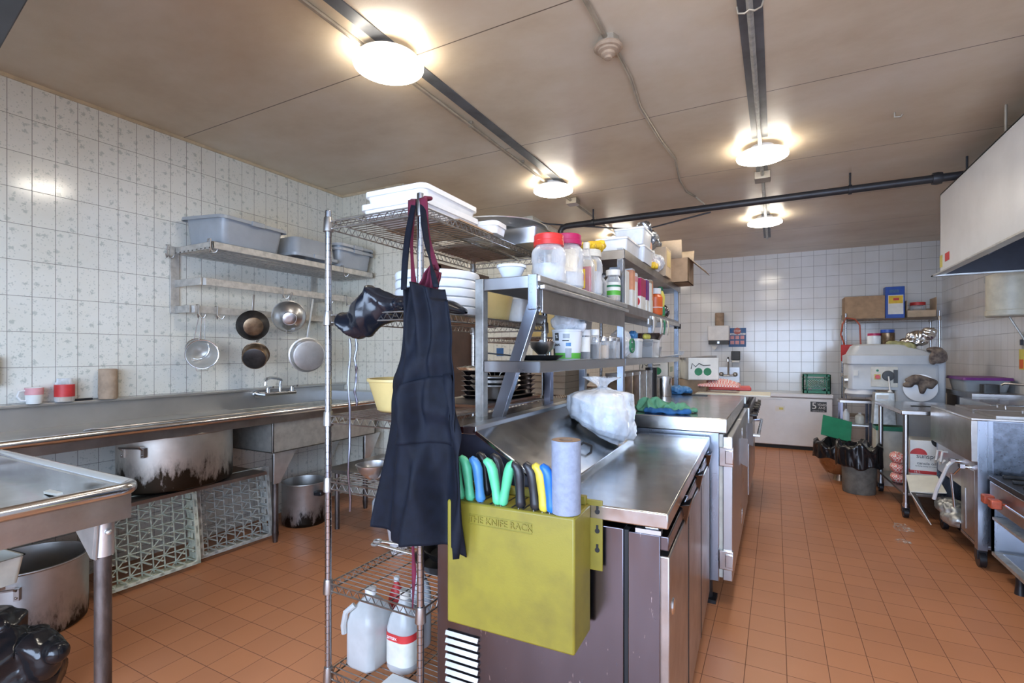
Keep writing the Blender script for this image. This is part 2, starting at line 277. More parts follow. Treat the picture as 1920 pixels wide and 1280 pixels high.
# ------------------------------------------------------------------ mesh helpers
class MB:
    def __init__(s): s.bm = bmesh.new(); s.mats = []; s.cur = 0
    def m(s, key):
        mt = M[key]
        if mt not in s.mats: s.mats.append(mt)
        s.cur = s.mats.index(mt); return s
    def _f(s, vs):
        try: f = s.bm.faces.new(vs); f.material_index = s.cur; return f
        except ValueError: return None
    def poly(s, pts): return s._f([s.bm.verts.new(p) for p in pts])
    def box(s, x0, x1, y0, y1, z0, z1, mx=None):
        vs = [Vector((x, y, z)) for z in (z0, z1) for y in (y0, y1) for x in (x0, x1)]
        if mx is not None: vs = [mx @ v for v in vs]
        v = [s.bm.verts.new(p) for p in vs]
        for f in ((0, 2, 3, 1), (4, 5, 7, 6), (0, 1, 5, 4), (2, 6, 7, 3), (0, 4, 6, 2), (1, 3, 7, 5)): s._f([v[i] for i in f])
        return s
    def cbox(s, c, sz, rot=(0, 0, 0)):
        mx = Matrix.Translation(c) @ Euler(rot).to_matrix().to_4x4()
        return s.box(-sz[0]/2, sz[0]/2, -sz[1]/2, sz[1]/2, -sz[2]/2, sz[2]/2, mx)
    def bar(s, p, q, wd, th, up=(0, 0, 1)):
        p, q = Vector(p), Vector(q); d = q-p; L = d.length; d.normalize(); u = Vector(up); a = d.cross(u)
        if a.length < 1e-4: a = d.cross(Vector((1, 0, 0)))
        a.normalize(); b = a.cross(d)
        mx = Matrix(((a.x, b.x, d.x, p.x), (a.y, b.y, d.y, p.y), (a.z, b.z, d.z, p.z), (0, 0, 0, 1)))
        return s.box(-wd/2, wd/2, -th/2, th/2, 0, L, mx)
    def cyl(s, p, q, r, r2=None, n=12, caps=True):
        p, q = Vector(p), Vector(q); d = (q-p).normalized(); a = d.orthogonal().normalized(); b = d.cross(a); r2 = r if r2 is None else r2
        A = [s.bm.verts.new(p+(a*math.cos(t)+b*math.sin(t))*r) for t in [2*PI*i/n for i in range(n)]]
        B = [s.bm.verts.new(q+(a*math.cos(t)+b*math.sin(t))*r2) for t in [2*PI*i/n for i in range(n)]]
        for i in range(n): s._f([A[i], A[(i+1) % n], B[(i+1) % n], B[i]])
        if caps: s._f(A[::-1]); s._f(B)
        return s
    def tube(s, pts, r, n=8, caps=True, closed=False):
        pts = [Vector(p) for p in pts]; rings = []; N = len(pts); a = None
        for i, p in enumerate(pts):
            if closed: d = pts[(i+1) % N]-pts[i-1]
            else: d = pts[min(i+1, N-1)]-pts[max(i-1, 0)]
            d.normalize()
            a = d.orthogonal() if a is None else (a-d*a.dot(d))
            if a.length < 1e-5: a = d.orthogonal()
            a.normalize(); b = d.cross(a); rr = r[i] if isinstance(r, (list, tuple)) else r
            rings.append([s.bm.verts.new(p+(a*math.cos(t)+b*math.sin(t))*rr) for t in [2*PI*k/n for k in range(n)]])
        for i in range(N if closed else N-1):
            A, B = rings[i], rings[(i+1) % N]
            for k in range(n): s._f([A[k], A[(k+1) % n], B[(k+1) % n], B[k]])
        if caps and not closed: s._f(rings[0][::-1]); s._f(rings[-1])
        return s
    def lathe(s, prof, c=(0, 0, 0), n=32, mx=None, sx=1, sy=1, cap0=True, cap1=True):
        rings = []
        for r, z in prof:
            R = []
            for k in range(n):
                t = 2*PI*k/n; p = Vector((math.cos(t)*r*sx, math.sin(t)*r*sy, z))
                p = (mx @ p) if mx is not None else p
                R.append(s.bm.verts.new(p+Vector(c)))
            rings.append(R)
        for A, B in zip(rings, rings[1:]):
            for k in range(n): s._f([A[k], A[(k+1) % n], B[(k+1) % n], B[k]])
        if cap0 and prof[0][0] > 1e-5: s._f(rings[0][::-1])
        if cap1 and prof[-1][0] > 1e-5: s._f(rings[-1])
        return s
    def rrect(s, levels, n=5, cap0=True, cap1=False, mx=None):
        """levels: (half x, half y, corner radius, z, cx, cy)"""
        rings = []
        for hx, hy, r, z, *o in levels:
            ox, oy = (o+[0, 0])[:2]; R = []
            for (sx, sy, t0) in ((1, 1, 0), (-1, 1, PI/2), (-1, -1, PI), (1, -1, 1.5*PI)):
                for k in range(n+1):
                    t = t0+PI/2*k/n
                    p = Vector((ox+sx*(hx-r)+math.cos(t)*r, oy+sy*(hy-r)+math.sin(t)*r, z))
                    R.append(s.bm.verts.new(mx @ p if mx is not None else p))
            rings.append(R)
        N = len(rings[0])
        for A, B in zip(rings, rings[1:]):
            for k in range(N): s._f([A[k], A[(k+1) % N], B[(k+1) % N], B[k]])
        if cap0: s._f(rings[0][::-1])
        if cap1: s._f(rings[-1])
        return s
    def prism(s, pts, d):
        """extrude polygon pts (3D) along vector d"""
        d = Vector(d); A = [s.bm.verts.new(Vector(p)) for p in pts]; B = [s.bm.verts.new(Vector(p)+d) for p in pts]; n = len(pts)
        s._f(A[::-1]); s._f(B)
        for i in range(n): s._f([A[i], A[(i+1) % n], B[(i+1) % n], B[i]])
        return s
    def grid(s, nu, nv, f):
        V = [[s.bm.verts.new(f(i/nu, j/nv)) for i in range(nu+1)] for j in range(nv+1)]
        for j in range(nv):
            for i in range(nu): s._f([V[j][i], V[j][i+1], V[j+1][i+1], V[j+1][i]])
        return s
    def sph(s, c, r, n=12, sq=(1, 1, 1)):
        prof = [(math.sin(PI*i/n)*r if 0 < i < n else 1e-6, -math.cos(PI*i/n)*r) for i in range(n+1)]
        c = Vector(c); return s.lathe([(a*sq[0], b*sq[2]) for a, b in prof], c, n*2, sy=sq[1]/sq[0])
    def build(s, name, key=None, parent=None, smooth=None, bevel=0, solid=0, loc=None, sub=0, rot=None):
        bm = s.bm
        if smooth is None: smooth = 35
        bmesh.ops.recalc_face_normals(bm, faces=bm.faces[:])
        if smooth:
            for f in bm.faces: f.smooth = True
        me = bpy.data.meshes.new(name); bm.to_mesh(me); bm.free()
        if smooth:
            try: me.set_sharp_from_angle(angle=math.radians(smooth))
            except Exception: pass
        o = bpy.data.objects.new(name, me); C.objects.link(o)
        if key: me.materials.append(M[key])
        for mt in s.mats: 
            if not key: me.materials.append(mt)
        if parent is not None: o.parent = parent
        if loc is not None: o.location = loc
        if rot is not None: o.rotation_euler = rot
        if solid: md = o.modifiers.new('solid', 'SOLIDIFY'); md.thickness = solid; md.offset = 0
        if sub: md = o.modifiers.new('sub', 'SUBSURF'); md.levels = sub; md.render_levels = sub
        if bevel: md = o.modifiers.new('bevel', 'BEVEL'); md.width = bevel; md.segments = 2; md.limit_method = 'ANGLE'; md.angle_limit = 0.7
        return o
def tag(o, label=None, cat=None, group=None, kind=None):
    if label: o['label'] = label
    if cat: o['category'] = cat
    if group: o['group'] = group
    if kind: o['kind'] = kind
    return o
def thing(name, label, cat, loc=(0, 0, 0), rz=0, group=None):
    o = bpy.data.objects.new(name, None); C.objects.link(o); o.location = loc; o.rotation_euler = (0, 0, rz); o.empty_display_size = 0.05
    return tag(o, label, cat, group)
def struct(mb, name, key, **k): return tag(mb.build(name, key, **k), kind='structure')
def kids(o): return [c for c in bpy.data.objects if c.parent == o]
def copy_tree(o, parent=None):
    c = o.copy(); C.objects.link(c); c.parent = parent
    for ch in kids(o): copy_tree(ch, c)
    return c
def text(body, size, parent, mx, key, name='lettering', ext=0.0006, align='CENTER', sx=1.0):
    cu = bpy.data.curves.new(name, 'FONT'); cu.body = body; cu.size = size; cu.extrude = ext; cu.align_x = align; cu.align_y = 'CENTER'; cu.resolution_u = 3
    cu.materials.append(M[key]); o = bpy.data.objects.new(name, cu); C.objects.link(o)
    dg = bpy.context.evaluated_depsgraph_get(); dg.update(); me = bpy.data.meshes.new_from_object(o.evaluated_get(dg)); bpy.data.objects.remove(o)
    o = bpy.data.objects.new(name, me); C.objects.link(o); o.parent = parent
    if not me.materials: me.materials.append(M[key])
    o.matrix_local = mx @ Matrix.Diagonal((sx, 1, 1, 1)); return o
def face_mx(p, normal, up=(0, 0, 1)):
    """matrix whose local z is normal and local y is up"""
    n = Vector(normal).normalized(); u = Vector(up); x = u.cross(n).normalized(); y = n.cross(x)
    return Matrix(((x.x, y.x, n.x, p[0]), (x.y, y.y, n.y, p[1]), (x.z, y.z, n.z, p[2]), (0, 0, 0, 1)))
def blob(name, key, ells, parent=None, voxel=0.008, disp=0.02, nscale=0.08, loc=(0, 0, 0), rz=0, mode='crease', seed=0, floor=None):
    """union of ellipsoids, remeshed, then folded: crease = film or foil, fold = cloth"""
    from mathutils import noise as N
    b = MB()
    for c, r in ells: b.sph(c, 1.0, 8, r)
    o = b.build(name, key, parent, smooth=0, loc=loc, rot=(0, 0, rz))
    md = o.modifiers.new('remesh', 'REMESH'); md.mode = 'VOXEL'; md.voxel_size = voxel
    dg = bpy.context.evaluated_depsgraph_get(); dg.update(); me = bpy.data.meshes.new_from_object(o.evaluated_get(dg))
    o.modifiers.clear(); o.data = me
    bm = bmesh.new(); bm.from_mesh(me); bmesh.ops.smooth_vert(bm, verts=bm.verts, factor=.5, use_axis_x=True, use_axis_y=True, use_axis_z=True); bm.normal_update()
    off = Vector((seed*3.7, seed*1.3, seed*2.1)); mv = []
    for v in bm.verts:
        p = v.co/nscale+off
        if mode == 'crease':
            q = p+Vector((N.noise(p*.6), N.noise(p*.6+Vector((9, 0, 0))), N.noise(p*.6+Vector((0, 9, 0)))))*.8
            d, _ = N.voronoi(q); k = .35-(d[1]-d[0]); d2, _ = N.voronoi(q*2.1); k += .35*(.35-(d2[1]-d2[0]))
        else:
            k = N.noise(p*.8)*.9+.7*(.5-abs(N.noise(Vector((p.x*1.3, p.y*1.3, p.z*.5))))*2)
        mv.append(v.co+v.normal*disp*k)
    for v, q in zip(bm.verts, mv):
        if floor is not None and q.z < floor: q.z = floor
        v.co = q
    for f in bm.faces: f.smooth = True
    bm.to_mesh(me); bm.free(); return o

# ================================================================== THE ROOM
XL, XR, YB, YR, HC = -3.69, 1.96, 8.58, -1.6, 2.86
struct(MB().box(XL-.15, XR+.15, YR-.15, YB+.15, -0.12, 0), 'floor', 'floor', smooth=0)
struct(MB().box(XL-.15, XR+.15, YR-.15, YB+.15, HC, HC+.12), 'ceiling', 'ceil', smooth=0)
struct(MB().box(XL-.15, XL, YR, 3.47, 0, HC), 'wall_left', 'tile_l', smooth=0)
struct(MB().box(XL-.15, -2.94, 3.47, 3.60, 0, HC), 'wall_alcove_front', 'tile_lx', smooth=0)
b = MB().m('tile_l'); b.box(-3.08, -2.94, 3.60, 4.95, 2.2, 2.62); b.box(-3.08, -2.94, 3.60, 3.96, 0, 2.2); b.box(-3.08, -2.94, 4.68, 4.95, 0, 2.2)
b.m('plaster'); b.box(-3.08, -2.935, 3.474, 4.95, 2.62, HC)
struct(b, 'wall_alcove_left', None, smooth=0)
struct(MB().box(-3.1, -2.37, 4.95, 5.1, 0, HC), 'wall_alcove_back', 'tile_lx', smooth=0)
struct(MB().box(-2.52, -2.37, 5.1, YB, 0, HC), 'wall_back_left', 'tile_l', smooth=0)
struct(MB().box(-2.6, XR+.15, YB, YB+.15, 0, HC), 'wall_back', 'tile_b', smooth=0)
struct(MB().box(XR, XR+.15, YR, YB, 0, HC), 'wall_right', 'tile_r', smooth=0)
b = MB().box(XL-.15, -2.2, YR-.15, YR, 0, HC).box(1.75, XR+.15, YR-.15, YR, 0, HC).box(-2.2, 1.75, YR-.15, YR, 0, 0.45).box(-2.2, 1.75, YR-.15, YR, 2.4, HC)
struct(b, 'wall_rear', 'tile_b', smooth=0)
# doorway with dark door in the alcove's side wall
d = struct(MB().box(-3.1, -2.97, 4.0, 4.9, 0, 2.2), 'door_1', 'browndoor')
fr = MB().box(-2.97, -2.925, 3.95, 4.02, 0, 2.22).box(-2.97, -2.925, 4.66, 4.72, 0, 2.22).box(-2.97, -2.925, 3.95, 4.95, 2.15, 2.23)
fr.build('door_frame', 'browndoor', d, bevel=.003)
MB().box(-2.971, -2.96, 4.02, 4.66, 1.72, 2.15).build('transom_opening', 'dark', d)
# cornice trim
b = MB().box(XL, XL+.012, YR, 3.47, HC-.02, HC).box(XL, -2.95, 3.458, 3.47, HC-.02, HC)
struct(b, 'trim_1', 'plaster', smooth=0)
struct(MB().box(-1.715, -1.645, YR, 4.15, HC-.006, HC), 'trim_2', 'strip', smooth=0)
b = MB().box(-.15, -.05, YR, 3.9, HC-.006, HC).box(-.145, -.06, 4.3, 4.75, HC-.006, HC).box(-.14, -.06, 5.6, 7.3, HC-.006, HC)
struct(b, 'trim_3', 'strip', smooth=0)
# ceiling lights
def ceiling_light(x, y, label, r=0.172, zb=2.775):
    t = thing('ceiling_light', label, 'ceiling light', (x, y, zb), 0, 'round disc lights on the ceiling')
    MB().lathe([(r*0.45, .085), (r*.45, .05), (r*.90, .040), (r*.93, .022), (r*.9, .02)], n=48).build('housing', 'white', t)
    MB().lathe([(1e-5, -.006), (r*.6, -.005), (r*.93, .000), (r, .006), (r+.001, .018), (r*.95, .022)], n=48).build('diffuser', 'lamp', t)
    return t
ceiling_light(-1.72, 1.92, 'nearest and largest glowing disc light over the wire rack')
ceiling_light(-1.75, 4.08, 'glowing disc light on the left conduit, second from the front')
ceiling_light(-1.79, 6.26, 'glowing disc light just above the jars, farthest on the left conduit')
ceiling_light(-.09, 4.09, 'glowing disc light on the right conduit before the black pipe')
ceiling_light(-.11, 6.18, 'small glowing disc light beyond the black pipe on the right conduit')
ceiling_light(-1.70, -.3, 'disc light on the left conduit behind the viewpoint')
ceiling_light(-.09, 1.75, 'disc light on the right conduit just above the frame')
# conduits
t = thing('electrical_conduit', 'painted conduit running along the ceiling between the left row of disc lights', 'conduit', (-1.77, 0, 2.835))
b = MB()
for y0, y1 in ((YR, 1.86), (1.98, 4.0), (4.16, 6.2), (6.34, 8.57)): b.tube([(0, y0, 0), (0, y1, 0)], .0115)
b.build('pipe', 'conduit', t)
for y in (.9, 2.75, 3.5, 5.6): MB().lathe([(.014, -.008), (.014, .008)], n=10, mx=Matrix.Rotation(PI/2, 4, 'X'), c=(0, y, 0)).box(-.02, .02, y-.008, y+.008, .008, .024).build('clamp', 'conduit', t)
MB().box(-.05, .06, 4.55, 4.66, -.03, .024).build('junction_box', 'conduit', t, bevel=.004)
t = thing('electrical_conduit', 'straight conduit running along the ceiling over the right aisle', 'conduit', (-.1, 0, 2.825))
b = MB()
for y0, y1 in ((YR, 4.0), (4.2, 6.1), (6.25, 7.2)): b.tube([(0, y0, 0), (0, y1, 0)], .0135)
b.build('pipe', 'galv', t)
MB().box(-.06, .06, 4.62, 4.75, -.03, .034).build('junction_box', 'conduit', t, bevel=.004)
MB().tube([(-.05, 2.35, .01), (-.045, 2.35, -.02), (-.02, 2.35, -.028), (0, 2.35, -.018), (.02, 2.35, -.028), (.045, 2.35, -.02), (.055, 2.35, .01)], .004).build('hook', 'conduit', t)
# heat detector with its conduit and cable
t = thing('heat_detector', 'rusty round heat detector on the ceiling between the light rows', 'detector', (-.716, 2.34, HC))
MB().lathe([(.052, 0), (.054, -.035), (.045, -.04)], n=8).build('mounting_box', 'conduit', t)
MB().lathe([(.066, -.036), (.07, -.046), (.062, -.054), (.05, -.056), (.05, -.066), (.034, -.07), (.034, -.082), (.02, -.088), (.018, -.098), (.001, -.1)], n=28).build('sensor', 'brownpaper', t)
tag(MB().tube([(-.716, YR, 2.845), (-.716, 2.3, 2.845)], .012).build('detector_conduit', 'conduit'), 'straight conduit feeding the round heat detector from the front', 'conduit')
pts = [(-.70, 2.39, 2.85), (-.70, 2.7, 2.845), (-.735, 3.05, 2.85), (-.72, 3.6, 2.848), (-.69, 4.0, 2.85), (-.74, 4.5, 2.85), (-.74, 4.85, 2.85), (-.68, 5.02, 2.84), (-.6, 5.03, 2.76)]
tag(MB().tube(pts, .009).build('ceiling_cable', 'conduit'), 'wavy painted cable running from the heat detector to the black pipe', 'cable')
pts = [(-2.93, 4.2, 2.72), (-2.93, 4.7, 2.68), (-2.9, 4.94, 2.80), (-2.45, 4.93, 2.83), (-2.36, 4.93, 2.79), (-2.2, 5.0, 2.76), (-1.2, 5.1, 2.60), (-.55, 5.08, 2.69)]
tag(MB().tube(pts, .008).build('sagging_cable', 'blackpipe'), 'thin dark cable sagging below the black pipe toward the left wall', 'cable')
t = thing('sprinkler_pipe', 'black iron pipe crossing below the ceiling from side to side', 'pipe', (0, 5.03, 2.72))
MB().tube([(-2.07, 0, -.12), (-2.07, 0, -.05), (-2.05, 0, -.015), (-2.0, 0, 0), (1.9, 0, 0)], .032, 14).build('pipe', 'blackpipe', t)
for x in (-1.7, .55, 1.3): MB().cyl((x, 0, .0), (x, 0, .14), .008, n=8).lathe([(.04, -.012), (.04, .012)], n=14, mx=Matrix.Rotation(PI/2, 4, 'Y'), c=(x, 0, 0)).build('hanger', 'blackpipe', t)
MB().lathe([(.045, -.03), (.05, 0), (.045, .03)], n=14, mx=Matrix.Rotation(PI/2, 4, 'Y'), c=(1.12, 0, 0)).build('coupling', 'blackpipe', t)
# loose hook + hole in the ceiling
tag(MB().tube([(.66, 3.9, 2.86), (.66, 3.9, 2.83), (.69, 3.9, 2.825), (.70, 3.9, 2.84)], .006).build('ceiling_hook', 'conduit'), 'small rusty hook screwed into the ceiling right of the lights', 'hook')
# dark cabinet overhead at top left
t = thing('overhead_hood', 'dark overhead hood cutting across the top left corner of the view', 'hood', (-1.9, .06, 2.05), math.radians(-8))
MB().box(-.9, 1.0, -.75, .40, .012, .5).build('body', 'navy', t, bevel=.004)
MB().box(-.9, 1.0, .37, .44, -.012, .5).box(.96, 1.04, -.75, .44, -.012, .5).build('rim', 'charcoal', t, bevel=.003)
MB().box(-.9, .96, .345, .365, .004, .013).build('groove', 'dark', t)
for x in (-.7, .8): MB().cyl((x, .1, .5), (x, .1, .81), .008).build('hanger_rod', 'blackpipe', t)

# ================================================================== LEFT WALL: SINK TABLE
t = thing('sink_table', 'long stainless sink table with backsplash and rolled rim along the left wall', 'sink', (XL, 0, 0))
zt = .925
b = MB(); b.box(.0, .03, -1.2, 3.46, zt-.02, 1.06); b.box(.0, .055, -1.2, 3.46, 1.045, 1.062)
b.build('backsplash', 'satin', t, bevel=.004)
b = MB(); b.box(.03, .60, -1.2, 2.3, zt-.02, zt-.004)
b.build('drainboard', 'satin', t, bevel=.002)
MB().tube([(.61, -1.2, zt), (.61, 3.3, zt)], .022, 14).build('rim', 'chrome', t)
MB().box(.585, .60, -1.2, 3.3, zt-.07, zt).build('apron_edge', 'steel_gr', t)
b = MB(); b.box(.05, .58, 2.29, 2.305, .64, zt-.01).box(.565, .58, 2.29, 3.3, .64, zt-.01).box(.05, .065, 2.29, 3.3, .64, zt-.01).box(.05, .58, 2.29, 3.3, .64, .652).box(.05, .58, 3.285, 3.3, .64, zt-.01)
b.build('basin', 'sinkpanel', t, bevel=.004)
MB().box(.03, .585, 3.3, 3.46, zt-.02, 1.0).build('end_panel', 'steel', t)
for y in (2.34, 3.22, .2):
    for x in ((.54,) if y < 3 else (.54, .1)):
        b = MB(); b.cyl((x, y, .05), (x, y, .62 if y > 1 else zt-.03), .021, n=14); b.cyl((x, y, .0), (x, y, .07), .016, .024); l = b.build('leg', 'grime', t)
        MB().prism([(x+.026, y-.03, .64), (x+.026, y+.16, .64), (x+.026, y+.02, .42), (x+.026, y-.03, .42)], (-.012, 0, 0)).build('gusset', 'alu', l, bevel=.002)
MB().box(.08, .56, .3, 2.26, .50, .52).build('undershelf', 'steel_gr', t)
b = MB().tube([(.50, 1.25, zt+.012), (.545, 1.26, zt+.022), (.565, 1.3, zt+.022), (.565, 2.3, zt+.022), (.53, 2.6, zt+.015)], .008)
b.build('drain_rail', 'steel_gr', t)
# faucet
f = thing('wall_faucet', 'chrome double-handle faucet with swan spout above the left sink', 'faucet', (XL+.03, 2.55, 1.0))
b = MB(); b.tube([(.0, .0, .02), (.10, .0, .02), (.10, .28, .02), (.0, .28, .02)], .016, 10); b.lathe([(.032, 0), (.03, .012)], mx=Matrix.Rotation(PI/2, 4, 'Y'), c=(0, 0, .02), n=18); b.build('body', 'chrome', f)
b = MB(); b.tube([(.10, .14, .02), (.10, .14, .10), (.11, .14, .13), (.14, .08, .145), (.2, -.02, .155), (.25, -.09, .15), (.265, -.11, .125), (.265, -.112, .10)], .011, 10); b.build('spout', 'chrome', f)
for y in (.03, .25):
    b = MB(); b.cyl((.10, y, .03), (.10, y, .07), .014); b.tube([(.10, y, .07), (.155, y-.01, .08), (.18, y-.012, .078)], [.009, .007, .008]); b.build('handle', 'chrome', f)
# things standing on the backsplash ledge
zl = 1.063
def onledge(u, v): p = at(u, v, x=XL+.04); return p
p = onledge(63, 752)
t = thing('mug', 'white mug with a pink floral print on the backsplash ledge', 'mug', (XL+.047, p.y, zl))
MB().lathe([(.001, .003), (.028, .003), (.032, 0), (.036, .02), (.040, .09), (.037, .09), (.033, .012), (.001, .008)], n=28).build('body', 'paper', t)
MB().tube([(0, -.035, .075), (0, -.062, .07), (0, -.07, .045), (0, -.055, .02), (0, -.034, .018)], .006).build('handle', 'white', t)
MB().lathe([(.0385, .05), (.0405, .088)], n=28, cap0=False, cap1=False).build('print', 'pink', t)
p = onledge(120, 750)
t = thing('glass_jar', 'open glass jar with red label beside the mug on the ledge', 'jar', (XL+.047, p.y, zl))
MB().lathe([(.001, .0), (.043, .0), (.046, .01), (.046, .1), (.036, .118), (.036, .135), (.034, .135), (.034, .118), (.043, .1)], n=28, cap1=False).build('body', 'glass', t)
MB().lathe([(.0465, .03), (.0465, .1)], n=28, cap0=False, cap1=False).build('label_band', 'redprint', t)
MB().lathe([(.001, .002), (.042, .002), (.042, .03), (.001, .03)], n=24).build('contents', 'cardlight', t)
p = onledge(201, 746)
tag(MB().lathe([(.02, .002), (.046, 0), (.049, .03), (.047, .18), (.043, .184), (.02, .182), (.018, .02)], n=28).build('paper_towel_roll', 'brownpaper', loc=(XL+.05, p.y, zl)), 'brown paper towel roll standing on the left backsplash ledge', 'paper roll')
tag(MB().cbox((0, 0, .006), (.02, .11, .012)).build('marker_pen', 'black', loc=(XL+.04, onledge(152, 748).y, zl), bevel=.003), 'black marker lying on the ledge between jar and paper roll', 'pen')
t = thing('metal_box', 'small grey metal box fixed at the left edge of the tiled wall', 'box', (XL+.02, .98, 1.17))
MB().box(-.02, .03, -.15, .075, -.0, .155).build('body', 'steel', t, bevel=.006)

# wall pot rack
t = thing('wall_pot_rack', 'weathered wall-mounted shelf with two hanging bars on the left wall', 'pot rack', (XL, 0, 0))
y0, y1 = 1.95, 3.42
for y in (y0, 3.12):
    MB().box(0, .014, y-.03, y+.03, 1.62, 2.08).build('wall_strap', 'brack', t, bevel=.002)
b = MB(); b.box(.43, .445, y0, y1, 2.03, 2.075); b.box(0, .445, y0, y0+.012, 2.03, 2.075); b.box(0, .445, y1-.012, y1, 2.03, 2.075); b.box(0, .02, y0, y1, 2.03, 2.075)
b.build('shelf_frame', 'brack', t, bevel=.003)
b = MB()
for k in range(9): b.box(.02+k*.048, .036+k*.048, y0, y1, 2.032, 2.04)
b.build('shelf_slats', 'brack', t)
for zz, dx, ye in ((1.80, .31, 3.38), (1.62, .18, 3.3)):
    b = MB(); b.box(dx, dx+.012, y0+.03, ye, zz, zz+.05); b.box(0, dx, y0, y0+.012, zz, zz+.05); b.box(0, dx, 3.12, 3.132, zz, zz+.05); b.bar((dx+.006, y0+.035, zz+.025), (dx-.04, y0+.005, zz+.025), .05, .012, up=(1, 0, 0))
    b.build('hanging_bar', 'brack', t, bevel=.002)
def jhook(x, y, z, par, s=1):
    MB().tube([(x-.012, y, z+.04), (x-.012, y, z+.055), (x+.018, y, z+.055), (x+.018, y, z-.02), (x+.03, y-.012*s, z-.035), (x+.045, y-.022*s, z-.03), (x+.05, y-.028*s, z-.012)], .004).build('hook', 'wire', par)
    MB().tube([(x+.018, y, z-.01), (x+.03, y+.012*s, z-.035), (x+.045, y+.022*s, z-.03), (x+.05, y+.028*s, z-.012)], .004).build('hook', 'wire', par)
for (x, y, z) in ((.44, 1.93, 2.03), (.0, 1.90, 2.03), (.44, 3.05, 2.03), (.32, 2.56, 1.80), (.32, 2.99, 1.80), (.32, 3.2, 1.80), (.19, 2.0, 1.62), (.19, 2.13, 1.62), (.19, 3.2, 1.62)):
    jhook(x, y, z, t)
# grey tubs on the shelf
def tubbin(label, loc, rot, sx=.20, sy=.27, h=.17, flip=False):
    t = thing('bus_tub', label, 'tub', loc, 0, 'grey plastic tubs on the wall shelf'); t.rotation_euler = rot
    r = .05
    b = MB(); b.rrect([(sx*.86, sy*.88, r, 0), (sx*.88, sy*.90, r, .008), (sx*.97, sy*.97, r, h-.01), (sx*1.06, sy*1.04, r, h-.01), (sx*1.07, sy*1.05, r, h-.022), (sx*1.09, sy*1.07, r, h-.022), (sx*1.08, sy*1.06, r, h), (sx*.96, sy*.96, r, h), (sx*.86, sy*.88, r*.9, .014)], cap0=True, cap1=True)
    b.build('body', 'tub', t)
    b = MB(); b.box(sx*1.04, sx*1.14, -.05, .05, h-.03, h+.004); b.build('grip', 'tub', t, bevel=.004)
    return t
tubbin('large grey plastic tub nearest on the wall pot rack', (XL+.24, 2.24, 2.085), (0, math.radians(3), math.radians(4)), .205, .255, .185)
g = tubbin('overturned grey tub lying on its rim in the middle of the wall shelf', (XL+.27, 2.78, 2.085+.16), (PI, 0, 0), .19, .21, .15)
tubbin('lower of two nested grey tubs at the far end of wall shelf', (XL+.26, 3.21, 2.078), (0, 0, 0), .19, .2, .16)
tubbin('upper of two nested grey tubs at the far end of wall shelf', (XL+.26, 3.21, 2.115), (0, 0, 0), .19, .2, .16)
# hanging cookware
def vdisc(prof, c, nrm, key, name, par, n=36, keys=None):
    q = Vector((0, 0, 1)).rotation_difference(Vector(nrm).normalized()).to_matrix().to_4x4()
    b = MB().lathe(prof, n=n, mx=q, cap1=False); return b.build(name, key, par, loc=c)
def hang(label, name, cat, u, v, xo, r, depth, key, handle_to, base_key=None, tilt=(.75, -.5, -.25), kind='pan'):
    p = at(u, v, x=XL+xo)
    t = thing(name, label, cat, p)
    if kind == 'pan': prof = [(.001, depth), (r*.62, depth), (r*.66, depth-.004), (r*.86, depth*.55), (r, 0), (r*1.02, 0), (r*.98, .004), (r*.82, depth*.5), (r*.6, depth-.008), (.001, depth-.008)]
    elif kind == 'pot': prof = [(.001, depth), (r*.86, depth), (r*.93, depth-.01), (r*.96, 0), (r*1.03, 0), (r*.93, .004), (r*.88, depth-.01), (.001, depth-.01)]
    elif kind == 'bowl': prof = [(.001, depth*.97), (r*.42, depth), (r*.44, depth*.93), (r*.75, depth*.68), (r*.95, depth*.25), (r, .004), (r*1.05, 0), (r*.98, -.002), (r*.93, depth*.22), (r*.7, depth*.62), (.001, depth*.9)]
    vdisc(prof, (0, 0, 0), tilt, key, 'body', t)
    if base_key:
        n = Vector(tilt).normalized(); q = Vector((0, 0, 1)).rotation_difference(n).to_matrix().to_4x4()
        rr = r*(.6 if kind != 'bowl' else .4) if kind != 'pot' else r*.84
        MB().lathe([(.001, depth+.002), (rr*.3, depth+.002), (rr*.9, depth+.0025), (rr, depth+.0)], n=30, mx=q).build('base', base_key, t)
    if handle_to:
        q0 = Vector((0, 0, r*.95)); q1 = Vector(handle_to)-Vector(p)
        b = MB(); b.bar(q0*1.0, q1, .02, .006, up=(1, .3, 0)); b.build('handle', 'alu' if key in ('alu',) else 'steel_gr', t, bevel=.002)
    return t
hp = lambda u, v, xo: at(u, v, x=XL+xo)
hang('burnt black frying pan hanging from the upper bar', 'frying_pan', 'pan', 474, 610, .33, .108, .05, 'pan', hp(476, 552, .34), 'panbase', (.8, -.45, -.2))
hang('small brown-stained saucepan with black base hanging below black pan', 'saucepan', 'pan', 480, 664, .30, .090, .095, 'panbase', hp(486, 635, .20), 'pan', (.72, -.65, -.35), 'pot')
t = hang('stainless colander bowl hanging by its rim from the upper bar', 'colander', 'colander', 542, 593, .33, .120, .085, 'steel', hp(548, 548, .34), 'steel', (.75, -.55, -.25), 'bowl')
MB().tube([(.0, .03, -.10), (.0, .02, -.135), (.0, -.02, -.135), (.0, -.03, -.10)], .003).build('loop', 'wire', t)
hang('large shiny aluminium saute pan hanging beside the rack post', 'saute_pan', 'pan', 576, 665, .33, .138, .055, 'alu', hp(587, 560, .34), 'alu', (.8, -.4, -.1), 'pot')
